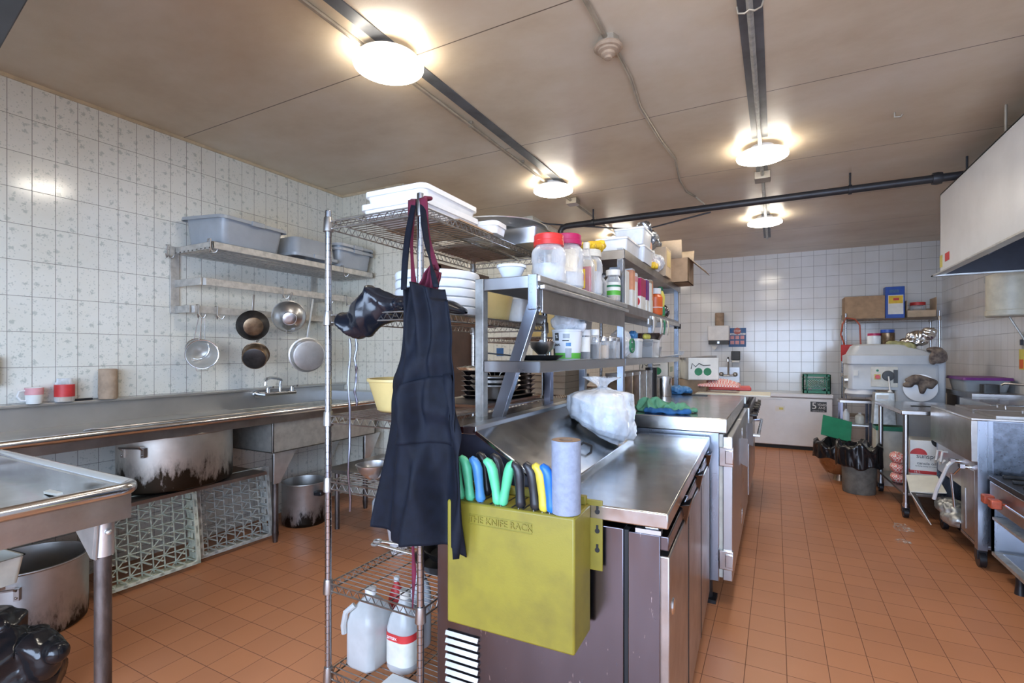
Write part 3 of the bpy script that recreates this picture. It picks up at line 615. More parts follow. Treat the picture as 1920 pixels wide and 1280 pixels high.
def strainer(label, u, v, xo, r, top):
    p = at(u, v, x=XL+xo); t = thing('mesh_strainer', label, 'strainer', p, 0, 'wire strainers on the lower bar')
    n = Vector((.85, -.45, -.05)).normalized(); q = Vector((0, 0, 1)).rotation_difference(n).to_matrix().to_4x4()
    ring = [q @ Vector((math.cos(a)*r, math.sin(a)*r, 0)) for a in [2*PI*k/36 for k in range(36)]]
    MB().tube(ring, .0045, closed=True).build('rim', 'chrome', t)
    MB().lathe([(.001, -r*.75), (r*.4, -r*.68), (r*.75, -r*.42), (r, 0)], n=36, mx=q, cap1=False).build('mesh_basket', 'mesh', t)
    e = Vector(top)-Vector(p)
    MB().tube([Vector((0, -.022, r*.96)), e+Vector((0, -.008, -.01)), e, e+Vector((0, .008, -.01)), Vector((0, .018, r*.96))], .003).build('handle', 'chrome', t)
    MB().tube([Vector((0, -.045, -r*.9)), Vector((.0, -.035, -r*1.15)), Vector((.0, .035, -r*1.15)), Vector((0, .045, -r*.9))], .0025).build('rest', 'chrome', t)
strainer('larger round wire strainer in front on the lower bar', 379, 664, .23, .098, at(381, 592, x=XL+.23))
strainer('smaller strainer tucked behind the larger one on the lower bar', 370, 654, .17, .07, at(375, 590, x=XL+.2))
# yellow glove
p = at(631, 676, y=3.45)
tag(blob('rubber_glove', 'yellow', [((0, 0, 0), (.03, .02, .045)), ((.02, 0, .03), (.03, .015, .03)), ((-.01, 0, -.04), (.02, .015, .04))], disp=.01, nscale=.04, voxel=.005, loc=(p.x, 3.43, p.z), mode='fold'), 'yellow rubber glove hanging at the wall corner behind the rack post', 'glove')

# cookware under and beside the left sink
def stockpot(label, loc, r, h, key, sx=1, name='stock_pot', handles=((-.2,),), cat='pot', hkey='steel_gr'):
    t = thing(name, label, cat, loc)
    MB().lathe([(r*.93, 0), (r*.985, .012), (r, .03), (r, h-.012), (r*1.025, h-.004), (r*1.02, h), (r*.975, h), (r*.965, h-.01), (r*.965, .02), (.001, .018)], n=48, sy=sx, cap1=False).build('body', key, t)
    for (a,) in handles:
        c, s_ = math.cos(a), math.sin(a); tv = Vector((-s_, c, 0)); o = Vector((c*r, s_*r*sx, h*.78)); nr = Vector((c, s_, 0))
        hd = MB().tube([o+tv*.06, o+tv*.06+nr*.035+Vector((0, 0, .02)), o-tv*.06+nr*.035+Vector((0, 0, .02)), o-tv*.06], .0055).build('handle', hkey, t)
        b = MB()
        for k in (-1, 1): b.cbox(o+tv*.06*k+nr*.003+Vector((0, 0, -.012)), (.02, .02, .055), (0, 0, a)); b.sph(o+tv*.06*k+nr*.014+Vector((0, 0, -.025)), .006, 6)
        b.build('rivet_plate', hkey, hd)
    return t
stockpot('big scorched aluminium stock pot on the floor under the near table', (-3.25, 1.05, 0), .225, .335, 'pot_s', handles=((math.radians(-42),), (math.radians(138),)))
tt = stockpot('aluminium pot with black handle on the floor beneath the sink basin', (-3.33, 2.74, 0), .17, .33, 'pot_s', handles=())
MB().box(.15, .22, -.09, -.03, .24, .275).build('handle', 'black', tt, bevel=.008, rot=(0, 0, .2))
stockpot('wide oval scorched roasting pot resting on the sink undershelf', (-3.34, 1.79, .525), .245, .335, 'pot_b', sx=1.32, name='roasting_pot', handles=((math.radians(-65),),))
p = at(0, 1010, x=-2.35)
tag(MB().rrect([(.10, .15, .02, 0), (.115, .165, .02, .11), (.12, .17, .02, .11), (.108, .158, .02, .11), (.095, .145, .02, .01)], cap1=True).build('plastic_tray', 'offwhite', loc=(-2.84, .70, .40), rot=(0, 0, .1)), 'off-white plastic tray on the pot-side shelf under the near table', 'tray')
tag(MB().box(-.45, .1, -.25, .22, 0, .012).build('lower_rack_board', 'steel_gr', loc=(-2.86, .60, .386)), 'low steel shelf board hung below the near drain table', 'shelf')

# dish racks
def dish_rack(label, loc, rz, key, lean=.12):
    t = thing('dish_rack', label, 'dish rack', loc, rz, 'plastic dish racks leaning below the sink'); t.rotation_euler = (0, -lean, rz)
    S = .245; D = .10
    # stands upright: local y along the side, z up, opening faces +x
    b = MB(); zc = .255
    for (yy0, yy1, zz0, zz1) in ((-S, S, -S, -S+.012), (-S, S, S-.012, S), (-S, -S+.012, -S, S), (S-.012, S, -S, S)):
        horiz = zz1-zz0 < .1
        if horiz:
            b.box(0, .012, yy0, yy1, zc+zz0, zc+zz1); b.box(D-.014, D, yy0-.006, yy1+.006, zc+zz0-.004, zc+zz1+.004); b.box(.05, .058, yy0, yy1, zc+zz0, zc+zz1)
            for k in range(8): yk = yy0+(yy1-yy0)*(k+.5)/8; b.box(0, D, yk-.012, yk+.012, zc+zz0, zc+zz1)
        else:
            b.box(0, .012, yy0, yy1, zc-S, zc+S); b.box(D-.014, D, yy0-.006, yy1+.006, zc-S-.004, zc+S+.004)
            b.box(.03, .04, yy0, yy1, zc-S, zc+S)
            for k in range(6): zk = zc-S+2*S*(k+.5)/6; b.box(0, D, yy0, yy1, zk-.022, zk+.022)
    b.build('frame', key, t, smooth=0)
    b = MB(); n = 8
    for i in range(n):
        a = -S+2*S*(i+.5)/n
        b.box(.0, .007, a-.003, a+.003, zc-S, zc+S); b.box(.0, .007, -S, S, zc+a-.003, zc+a+.003)
    for i in range(-n, n, 2):
        a = 2*S*i/n
        p0 = max(-S, -S-a); p1 = min(S, S-a)
        b.bar((.004, p0, zc+p0+a), (.004, p1, zc+p1+a), .005, .006, up=(1, 0, 0))
    b.build('grid_floor', key, t, smooth=0)
    b = MB()
    for i in range(n):
        for j in range(n):
            y = -S+2*S*(i+.5)/n; z = zc-S+2*S*(j+.5)/n
            b.bar((.0, y, z), (.092, y+.012, z-.012), .009, .006)
    tag(b.build('pegs', key, t, smooth=0), kind='stuff')
    return t
dish_rack('pale green plastic dish rack standing nearest below the left sink', (-3.30, 1.60, 0.01), math.radians(-2), 'cratel')
dish_rack('grey plastic dish rack standing farther back beside the pot leg', (-3.33, 2.13, 0.01), math.radians(-3), 'crateg')

# near drain table (left foreground)
t = thing('drain_table', 'raised-edge steel drain table with grimy leg in left foreground', 'table', (-1.87, .875, 0))
b = MB()
b.box(-1.155, -.02, -1.3, -.02, .84, .85); b.box(-1.155, -.02, -.035, -.02, .84, .905); b.box(-.035, -.02, -1.3, -.02, .84, .905)
b.build('pan_floor', 'steel_top', t)
r = .03
path = [(-1.155, 0, .9), (-r*2, 0, .9)] + [(-r*2+r*2*math.sin(a), -r*2+r*2*math.cos(a), .9) for a in [PI/2*k/6 for k in range(1, 6)]] + [(0, -r*2, .9), (0, -1.3, .9)]
MB().tube(path, .021, 14).build('rim', 'chrome', t)
MB().box(-1.155, -.018, -.022, -.012, .80, .895).box(-.022, -.012, -1.3, -.012, .80, .895).build('skirt', 'steel_gr', t)
l = MB().cyl((-.085, -.06, .03), (-.085, -.06, .72), .0235, n=18).cyl((-.085, -.06, 0), (-.085, -.06, .05), .018, .03).build('leg', 'grime', t)
g = MB(); g.cyl((-.085, -.06, .68), (-.085, -.06, .83), .03, n=18)
g.prism([(-.085, -.09, .68), (-.06, -.09, .82), (-.06, -.092, .82), (-.28, -.092, .82)], (0, .004, 0))
g.prism([(-.10, -.085, .675), (-.065, -.085, .675), (-.05, -.085, .82), (-.30, -.085, .82)], (0, -.004, 0)); g.sph((-.05, -.06, .76), .010, 6)
g.build('gusset', 'alu', l)
tag(MB().prism([(0, 0, 0), (.02, -.012, 0), (.12, .05, 0), (.115, .065, 0)], (0, 0, .008)).build('plastic_scraper', 'offwhite', loc=(-2.27, .79, .853), rot=(0.15, 0, -.6)), 'white plastic scraper lying in the near drain table', 'scraper')
# bin bag in the corner
p = at(20, 1275, z=.2)
tag(blob('bin_bag', 'binbag', [((0, 0, .18), (.16, .16, .18)), ((.10, .06, .26), (.10, .06, .08)), ((.16, .08, .29), (.07, .03, .03)), ((-.05, .0, .3), (.09, .09, .12))], voxel=.008, disp=.06, nscale=.21, loc=(-2.50, .73, -.03), floor=.03), 'shiny black bin bag bulging at the bottom left corner', 'bin bag')

# low steel dunnage behind the rack with pans
t = thing('low_steel_bench', 'low grimy steel bench on the floor behind the wire rack', 'bench', (-2.75, 3.0, 0))
MB().box(-.28, .55, -.32, .3, .44, .47).build('top', 'steel_gr', t, bevel=.003)
for x in (-.22, .5):
    for y in (-.26, .24): MB().cyl((x, y, 0), (x, y, .44), .018).build('leg', 'grime', t)
for i, (x, y, z, s) in enumerate(((-2.50, 2.86, .47, 1), (-2.46, 2.98, .52, .9))):
    tag(MB().rrect([(.15*s, .2*s, .02, 0), (.16*s, .22*s, .02, .05), (.175*s, .235*s, .02, .05), (.155*s, .215*s, .02, .048), (.145*s, .195*s, .02, .004)], cap1=True).build('steam_pan', 'steel', loc=(x, y, z), rot=(0, 0, .2*i)), ('bottom steel steam pan stacked on the low bench', 'top steel steam pan in the stack on the low bench')[i], 'pan', 'steam pans on the low bench')
def jug(label, loc, r, h, key, cap='white', name='plastic_jug', lab=None, cat='jug', rz=0, txt=None, neck=.3, labz=(.2, .6)):
    t = thing(name, label, cat, loc, rz)
    MB().lathe([(r*.9, 0), (r, .01), (r, h*.62), (r*.93, h*.70), (r*.55, h*.84), (r*neck, h*.9), (r*neck, h*.97)], n=28).build('body', key, t)
    MB().lathe([(r*neck*1.15, h*.93), (r*neck*1.15, h), (.001, h)], n=20).build('cap', cap, t)
    if lab: MB().lathe([(r*1.006, h*labz[0]), (r*1.006, h*labz[1])], n=28, cap0=False, cap1=False).build('label_band', lab, t)
    return t
jug('translucent plastic jug on the floor behind the rack post', (-2.78, 3.02, 0), .075, .25, 'milky', lab='paper')
tag(MB().lathe([(.06, 0), (.085, .17), (.09, .17), (.09, .18), (.08, .178), (.055, .006)], n=28, cap1=True).build('plastic_tub', 'milky', loc=(-2.25, 2.62, 0)), 'white translucent tub on the floor seen under the second rack shelf', 'tub')
jug('small white plastic bottle on the floor between the jug and tub', (-2.52, 3.10, 0), .06, .2, 'white')

# ================================================================== WIRE SHELVING
def shelf_mesh(W, L, step=.026):
    b = MB()
    r = .0032
    for z in (0, -.028):
        b.tube([(0, 0, z), (W, 0, z)], r, 6); b.tube([(0, L, z), (W, L, z)], r, 6); b.tube([(0, 0, z), (0, L, z)], r, 6); b.tube([(W, 0, z), (W, L, z)], r, 6)
    for (p0, p1) in (((0, 0), (W, 0)), ((0, L), (W, L)), ((0, 0), (0, L)), ((W, 0), (W, L))):
        d = Vector((p1[0]-p0[0], p1[1]-p0[1], 0)); n = max(2, int(d.length/.034)); pts = []
        for k in range(2*n+1):
            q = Vector((p0[0], p0[1], 0))+d*k/(2*n); q.z = -.028 if k % 2 else 0; pts.append(q)
        b.tube(pts, .002, 4)
    k = int(L/step)
    for i in range(1, k): b.tube([(0, L*i/k, .002), (W, L*i/k, .002)], .0019, 5)
    for x in (W*.33, W*.67): b.tube([(x, 0, -.006), (x, L, -.006)], .0028, 5)
    return b
def wire_rack(name, label, loc, W, L, H, zs, rz=0):
    t = thing(name, label, 'shelving', loc, rz)
    for x in (0, W):
        for y in (0, L):
            prof = []; z = .03
            while z < H-.01: prof += [(.0125, z), (.0125, z+.0225), (.0112, z+.0235), (.0112, z+.0250)]; z += .0254
            prof += [(.0125, H-.004), (.010, H), (.001, H)]
            l = MB().lathe([(.012, 0), (.016, .003), (.016, .02), (.0125, .03)]+prof, (x, y, 0), 14).build('post', 'post', t)
            for zz in zs: MB().lathe([(.0165, -.040), (.0195, -.038), (.0195, -.032), (.0165, .012), (.0155, .016)], n=16).build('shelf_clamp', 'wire', l, loc=(x, y, zz))
    for zz in zs: shelf_mesh(W, L).build('wire_shelf', 'wire', t, loc=(0, 0, zz))
    return t
RX, RY = -1.505, 1.345
wire_rack('wire_shelving_unit', 'tall chrome wire shelving unit with the apron hanging on it', (RX, RY, 0), .44, 1.03, 1.88, (1.842, 1.487, 1.105, .855, .468, .135))
wire_rack('wire_shelving_unit', 'second wire shelving unit standing behind the first, partly hidden', (-1.66, 2.70, 0), .44, 1.1, 1.64, (1.44, 1.08, .6, .15))
# --- top shelf
ZT = 1.848
def lidtray(label, loc, rz, sx, sy, h, key='white', name='container_lid', cat='lid', grp=None):
    o = MB().rrect([(sx*.9, sy*.92, .03, 0), (sx*.95, sy*.96, .03, h*.6), (sx, sy, .03, h*.62), (sx*1.0, sy*1.0, .03, h), (sx*.93, sy*.95, .03, h), (sx*.88, sy*.9, .03, h*.3)], cap1=True).build(name, key, loc=loc, rot=(0, 0, rz))
    return tag(o, label, cat, grp)
lidtray('lower of two stacked white container lids on the rack top', (-1.255, 1.60, ZT), 0, .150, .20, .055, grp='white lids on the rack top')
lidtray('upper of two stacked white container lids on the rack top', (-1.25, 1.60, ZT+.0555), .02, .145, .19, .048, grp='white lids on the rack top')
lidtray('low white lid on the rack top between lids and big tray', (-1.14, 1.865, ZT+.004), .1, .10, .065, .05, grp='white lids on the rack top')
tag(MB().box(-.18, .18, -.13, .13, 0, .006).build('cardboard_sheet', 'card', loc=(-1.24, 1.70, ZT-.006+.004)), 'brown cardboard sheet lying under the white lids on rack top', 'cardboard')
t = tag(MB().lathe([(.001, .0), (.225, .0), (.25, .018), (.285, .024), (.287, .028), (.25, .024), (.225, .006), (.001, .006)], n=48).build('round_tray', 'alu', loc=(-1.27, 2.17, ZT+.078), rot=(.0, -.03, 0)), 'very large round aluminium tray overhanging the rack top', 'tray')
tag(MB().rrect([(.12, .15, .02, 0), (.13, .16, .02, .07), (.145, .175, .02, .07), (.125, .155, .02, .068), (.115, .145, .02, .004)], cap1=True).build('steam_pan', 'steel', loc=(-1.09, 2.20, ZT+.002), rot=(0, 0, 0)), 'steel steam pan under the big round tray on rack top', 'pan')
tag(MB().box(-.12, .12, -.15, .22, 0, .012).build('baking_sheet', 'steel_gr', loc=(-1.36, 2.12, ZT+.001)), 'dark baking sheet lying flat at the far end of rack top', 'baking sheet')
# --- second shelf
Z2 = 1.493
t = thing('bucket_lids', 'stack of large white round tub lids on the second rack shelf', 'lid', (-1.27, 1.72, Z2))
for k in range(5):
    s = .175
    MB().lathe([(s*.9, 0), (s, .006), (s*1.02, .028), (s, .036), (s*.86, .034), (s*.84, .028), (.001, .028)], n=40).build('lid', 'milky', t, loc=(0, 0, k*.036))
t = thing('rubber_apron', 'crumpled shiny black rubber apron draped over the second shelf edge', 'apron', (-1.38, 1.36, Z2))
from mathutils import noise as _N
prof = [(640, 590, 592, .0), (645, 580, 600, 0), (653, 568, 618, 0), (664, 562, 629, 0), (676, 556, 632, 0), (688, 541, 626, 0), (700, 533, 612, .01), (716, 530, 604, .03), (734, 540, 596, .05), (752, 550, 592, .07), (780, 560, 590, .10), (815, 562, 590, .13), (850, 570, 590, .16), (868, 580, 592, .18), (874, 588, 592, .19)]
def rub(u, v):
    k = u*(len(prof)-1); i = min(int(k), len(prof)-2); f_ = k-i; f_ = f_*f_*(3-2*f_)
    pu, t0, b0, dy = [prof[i][j]*(1-f_)+prof[i+1][j]*f_ for j in range(4)]
    P0 = at(pu, 600, y=1.34+dy); fd = 1.75+dy*.9; zc_ = CAMH-((t0+b0)/2-663)*fd/933; hz = (b0-t0)/2*fd/933
    a = 2*PI*v; q = Vector((P0.x, 1.34+dy-math.cos(a)*(.055 if pu < 760 else .08)*min(1, hz*30), zc_+math.sin(a)*hz))
    n = q*9; r1 = .5-abs(_N.noise(Vector((n.x*1.2+n.z*1.0, n.y*.6, n.z*.7))))*2; r2 = _N.noise(q*24)
    d = (.026*r1+.008*r2)*min(1, hz*25); c_ = Vector((P0.x, 1.34+dy, zc_)); o_ = (q-c_); o_.normalize()
    return q+o_*d-Vector((-1.38, 1.36, Z2))
MB().grid(90, 48, rub).build('body', 'rubber', t, smooth=180)
for (x, yy, ln) in ((.062, -.09, .045), (.088, -.085, .0165)):
    pts = [(x, yy, -.10)]
    for k in range(14): pts.append((x+.002*math.sin(k*1.7), yy+.004*math.cos(k), -.12-k*ln))
    MB().tube(pts, [.0028+.0022*math.sin(k*1.3)**2 for k in range(15)], 6).build('tie_string', 'steel_dk', t)
def taper(label, name, cat, loc, r0, r1, h, key, sy=1, grp=None, rim=.006):
    return tag(MB().lathe([(r0*.92, 0), (r0, .006), (r1, h-.012), (r1+rim, h-.01), (r1+rim, h), (r1-.003, h), (r0-.004, .01), (.001, .01)], n=36, sy=sy, cap1=False).build(name, key, loc=loc), label, cat, grp)
taper('large yellow plastic tub on the second rack shelf', 'plastic_tub', 'tub', (-1.22, 2.02, Z2), .115, .14, .145, 'yellow')
tag(MB().rrect([(.05, .05, .015, 0), (.065, .065, .015, .105), (.072, .072, .015, .105), (.072, .072, .015, .115), (.06, .06, .015, .115)], cap1=True).build('plastic_container', 'milky', loc=(-1.12, 2.155, Z2)), 'clear square plastic container between the yellow tub and the steel pot', 'container')
stockpot('shiny steel pot on the far end of the second rack shelf', (-1.23, 2.30, Z2+.045), .13, .15, 'pot_s', name='steel_pot', handles=())
tag(MB().rrect([(.15, .07, .02, 0), (.17, .085, .02, .04), (.175, .09, .02, .042), (.15, .07, .02, .01)], cap1=True).build('steel_pan', 'steel', loc=(-1.22, 2.29, Z2)), 'flat steel pan under the steel pot on the second shelf', 'pan')
# --- third shelf
Z3 = 1.111
t = taper('yellow plastic basin on the third shelf left of the apron', 'plastic_basin', 'basin', (-1.335, 1.58, Z3), .105, .14, .13, 'yellow')
for k in range(3):
    tag(MB().lathe([(.055, 0), (.06, .004), (.105, .05), (.115, .062), (.12, .062), (.112, .068), (.1, .05), (.05, .008), (.001, .008)], n=36, cap1=False).build('mixing_bowl', 'steel_gr', loc=(-1.16, 2.02, Z3+.02+k*.022)), ('bottom', 'middle', 'top')[k]+' steel mixing bowl in the nest behind the overshelf post', 'bowl', 'nested steel bowls')
t = thing('wire_whisks', 'bundle of wire whisks standing in the nested steel bowls', 'whisk', (-1.16, 2.02, Z3+.11))
for k in range(4):
    a = k*1.1
    MB().tube([(0, 0, -.03), (.03*math.cos(a), .03*math.sin(a), .03), (.07*math.cos(a), .07*math.sin(a), .045), (.09*math.cos(a), .09*math.sin(a), .01), (.05*math.cos(a+.3), .05*math.sin(a+.3), -.03)], .0022, 6).build('wire_loop', 'chrome', t)
for k in range(6):
    tag(MB().rrect([(.11, .15, .015, 0), (.125, .165, .015, .02), (.13, .17, .015, .022), (.11, .15, .015, .006)], cap1=True).build('baking_tin', 'steel_dk', loc=(-1.25, 2.22, Z3+.002+k*.024)), ('lowest', 'second', 'third', 'fourth', 'fifth', 'topmost')[k]+' dark steel baking tin in the stack at the shelf end', 'baking tin', 'stacked dark baking tins on the third shelf')
t = thing('foil_tray', 'foil-covered tray on top of the dark baking tins', 'tray', (-1.25, 2.2, Z3+.15))
MB().rrect([(.13, .17, .02, 0), (.14, .18, .02, .012), (.11, .15, .02, .02)], cap1=True).build('body', 'foil', t)
tag(MB().rrect([(.15, .3, .01, 0), (.16, .31, .01, .012), (.15, .3, .01, .008)], cap1=True).build('baking_sheet', 'steel_gr', loc=(-1.25, 1.7+.38, Z3+.0015)), 'dark flat baking sheet on the third shelf under the bowls', 'baking sheet')
# --- fourth shelf: small bowl; fifth: frying pans
p = at(674, 905, z=.86)
tag(MB().lathe([(.02, 0), (.024, .003), (.055, .03), (.062, .055), (.066, .056), (.060, .058), (.05, .03), (.02, .006), (.001, .006)], n=36, cap1=False).build('steel_bowl', 'steel', loc=(p.x, max(p.y, 1.44), .86)), 'small shiny steel bowl alone on the fourth rack shelf', 'bowl')
for k in range(3):
    t = thing('frying_pan', ('bottom', 'middle', 'top')[k]+' black frying pan in the stack behind the apron hem', 'pan', (-1.19+.015*k, 1.68+.03*k, .472+.036*k), 0, 'frying pans stacked on the fifth shelf')
    MB().lathe([(.1, 0), (.105, .003), (.135, .042), (.14, .044), (.132, .044), (.1, .008), (.001, .008)], n=40, cap1=False).build('body', 'pan', t)
    a = math.radians((200, 215, 170)[k]); c, s_ = math.cos(a), math.sin(a)
    h = MB(); h.bar((c*.13, s_*.13, .036), (c*.30, s_*.30, .07), .018, .005); h.build('handle', 'alu', t, bevel=.002)
    h2 = MB(); ring = [(c*.312+.014*math.cos(x), s_*.312+.014*math.sin(x), .071) for x in [2*PI*i/16 for i in range(16)]]; h2.tube(ring, .005, 6, closed=True); h2.build('hanging_eye', 'alu', t)
# --- bottom shelf bottles
Z6 = .141
p = at(690, 1245, z=Z6)
t = thing('gallon_jug', 'large cloudy translucent gallon jug on the bottom rack shelf', 'jug', (-1.40, 1.46, Z6))
MB().rrect([(.060, .068, .03, 0), (.068, .075, .03, .012), (.068, .075, .03, .17), (.060, .066, .03, .205), (.030, .032, .02, .245), (.018, .018, .017, .255), (.018, .018, .017, .27)], cap1=True).build('body', 'cloudy', t)
MB().lathe([(.022, .262), (.022, .285), (.001, .286)], n=18).build('cap', 'white', t)
MB().tube([(-.03, -.055, .235), (-.055, -.075, .21), (-.062, -.08, .16), (-.06, -.078, .13)], .011).build('handle', 'cloudy', t)
t = thing('cleaner_jug', 'cleaner jug with red and white label on the bottom rack shelf', 'jug', (-1.262, 1.50, Z6))
MB().rrect([(.055, .055, .04, 0), (.060, .060, .04, .012), (.060, .060, .04, .155), (.05, .05, .035, .20), (.024, .024, .02, .245), (.017, .017, .016, .27)], cap1=True).build('body', 'cloudy', t)
MB().rrect([(.0612, .0612, .041, .03), (.0612, .0612, .041, .12)], cap0=False, n=8).build('label_sheet', 'offwhite', t)
MB().rrect([(.0616, .0616, .0412, .12), (.0616, .0616, .0412, .148)], cap0=False, n=8).build('label_band', 'redprint', t)
MB().lathe([(.021, .262), (.021, .29), (.001, .29)], n=18).build('cap', 'offwhite', t)
text('amax', .022, t, face_mx((-.012, -.0622, .134), (0, -1, 0)), 'white')
jug('red plastic bottle standing behind the two jugs on bottom shelf', (-1.40, 1.61, Z6), .034, .27, 'redprint', cap='white', name='plastic_bottle', cat='bottle')
jug('clear spray bottle behind the cleaner jug on bottom shelf', (-1.30, 1.64, Z6), .045, .33, 'milky', cap='milky', name='plastic_bottle', cat='bottle')
t = thing('flat_carton', 'blue and white flat carton at the front of the bottom shelf', 'box', (-1.155, 1.37, Z6))
MB().box(-.08, .10, -.04, .03, .0, .035).build('body', 'paper', t, bevel=.002); MB().box(-.082, .0, -.042, .031, -.0, .02).build('print', 'blue', t)
# ================================================================== APRONS
def apron(label, key, cx, cy, ztop, zbot, strap_z, wt, wb, off, name='hanging_apron', seed=0, pocket=True, left=None, right=None):
    t = thing(name, label, 'apron', (cx, cy, 0))
    def prof(tab, z):
        for (z0, x0), (z1, x1) in zip(tab, tab[1:]):
            if z0 >= z >= z1: k = (z0-z)/(z0-z1); return x0+(x1-x0)*k
        return tab[-1][1] if z < tab[-1][0] else tab[0][1]
    def f(u, v):
        z = ztop+(zbot-ztop)*v; x0 = prof(left, z); x1 = prof(right, z)
        x = x0+(x1-x0)*u
        amp = .012+.02*v
        y = amp*math.sin(u*9+seed+1.2*math.sin(v*3)) + .009*math.sin(u*21+v*5+seed) - .02*math.cos((u-.5)*PI)*(.6+v*.7)
        y += .016*math.exp(-((v-.42-.10*u)/.035)**2)*math.sin(u*5+.6) - .014*math.exp(-((v-.36+.1*u)/.05)**2)
        y += .012*abs(math.sin(u*6.5+v*7+seed))*(1-.6*v)-.018*math.exp(-((u-.15-.55*v)/.06)**2)+.012*math.exp(-((u-.32-.5*v)/.06)**2)-.014*math.exp(-((u-.75+.25*v)/.05)**2)
        if v < .12: y += .02*(1-v/.12)*math.sin(u*7+.5)
        zz = z - .012*math.sin(u*7+seed)*v - (.03*(u-.2)*v)
        if v < .05: zz += .012*math.sin(u*5)
        return Vector((x, y+off, zz))
    MB().grid(48, 90, f).build('cloth_body', key, t, solid=.003, smooth=180)
    return t, f, prof
ZA = lambda v, fd=1.50: CAMH-(v-663)*fd/933
AX, AY = -1.0, 1.20
def XA(u, y=AY): return at(u, 700, y=y).x-AX
lt = [(ZA(535), XA(752)), (ZA(580), XA(750)), (ZA(700), XA(736)), (ZA(730), XA(724)), (ZA(800), XA(722)), (ZA(900), XA(708)), (ZA(1003), XA(694))]
rt = [(ZA(535), XA(822)), (ZA(600), XA(840)), (ZA(660), XA(852)), (ZA(740), XA(860)), (ZA(850), XA(866)), (ZA(1015), XA(868))]
ta, fa, _p = apron('navy-black cotton apron hanging from the front rack post', 'cloth', AX, AY, ZA(535), ZA(1012), 1.84, 0, 0, 0, left=lt, right=rt)
# waist pocket / folded belt and hem
def fp(u, v):
    q = fa(.28+.62*u, .36+.25*v); q.y -= .012+.006*math.sin(v*6)+.008*math.sin(u*5); q.z += .015*u*(1-v)-.02*(1-u)*(1-v); return q
MB().grid(20, 20, fp).build('pocket', 'cloth', ta, solid=.003, smooth=180)
# neck straps running back to the post top
px, py = RX+.44-AX, RY-AY
for sx0, off in ((-.062, -.016), (.058, .017)):
    top = Vector((px+off, py-.012, 1.855)); bot = Vector((XA(775) if sx0 < 0 else XA(818), .0, ZA(540)))
    if sx0 < 0: bot.x = XA(757)
    b = MB()
    def fs(u, v, top=top, bot=bot, off=off):
        q = top.lerp(bot, v); wv = .0125*(1 if off < 0 else (1-.75*math.exp(-((v-.72)/.14)**2)))
        ang = (.5 if off < 0 else 1.0)*math.sin(v*3)
        return q+Vector(((u-.5)*1.6*wv*math.cos(ang), (u-.5)*1.6*wv*math.sin(ang)-.012*math.sin(v*PI), 0))
    b.grid(3, 24, fs); b.build('neck_strap', 'cloth', ta, solid=.003, smooth=180)
# tie strings
def ribbon(pts, wd, key, name, par, tw=0.8):
    pts = [Vector(p) for p in pts]; n = len(pts)
    def f(u, v):
        k = v*(n-1); i = min(int(k), n-2); q = pts[i].lerp(pts[i+1], k-i); a = tw*math.sin(k*1.3)
        ww = wd*(.6+.4*math.sin(k*1.9+1)**2)
        return q+Vector(((u-.5)*ww*math.cos(a), (u-.5)*ww*math.sin(a), 0))
    return MB().grid(2, n*4, f).build(name, key, par, solid=.002, smooth=180)
ys = 1.17-AY
ribbon([(XA(842), -.012, ZA(700, 1.5)), (XA(852), -.014, ZA(760, 1.48)), (XA(858, 1.18), -.025, ZA(810, 1.46)), (XA(856, 1.17), -.03, ZA(860, 1.45)), (XA(862, 1.17), -.035, ZA(920, 1.44)), (XA(858, 1.17), -.035, ZA(980, 1.43)), (XA(857, 1.17), -.035, ZA(1043, 1.42))], .03, 'cloth', 'waist_tie', ta)
ribbon([(XA(752), .05, ZA(1000)), (XA(751), .06, ZA(1050)), (XA(753), .06, ZA(1100)), (XA(750), .06, ZA(1170))], .014, 'maroon', 'waist_tie', ta)
# maroon apron behind
AYm = 1.265
lt2 = [(ZA(500, 1.6), XA(815, AYm)), (ZA(540, 1.55), XA(780, AYm)), (ZA(560, 1.55), XA(770, AYm)), (ZA(900), XA(760, AYm))]
rt2 = [(ZA(505, 1.6), XA(822, AYm)), (ZA(540, 1.55), XA(826, AYm)), (ZA(900), XA(840, AYm))]
tm, fm, _p = apron('maroon apron showing behind the black apron on the rack post', 'maroon', AX, AYm, ZA(505, 1.58), ZA(860), 1.84, 0, 0, 0, seed=2, left=lt2, right=rt2)
for off, bx, bz in ((-.025, 777, 545), (.022, 818, 508)):
    top = Vector((px+off, RY-AYm-.014, 1.862)); bot = Vector((XA(bx, AYm), .0, ZA(bz, 1.58)))
    def fs(u, v, top=top, bot=bot, off=off):
        q = top.lerp(bot, v); wv = .014*(1-.75*math.sin(v*2.6)**2)+.002
        return q+Vector(((u-.5)*2*wv, -.008*math.sin(v*PI), 0))
    MB().grid(3, 24, fs).build('neck_strap', 'maroon', tm, solid=.003, smooth=180)
MB().tube([(px-.03, RY-AYm-.01, 1.86), (px-.028, RY-AYm+.02, 1.868), (px, RY-AYm+.03, 1.87), (px+.028, RY-AYm+.02, 1.868), (px+.026, RY-AYm-.01, 1.862)], .007, 8).build('neck_loop', 'maroon', tm)
M['packwhite'] = plain('pale_blue_white_packing', (0.60, 0.68, 0.78), 0.5, var=0.06)
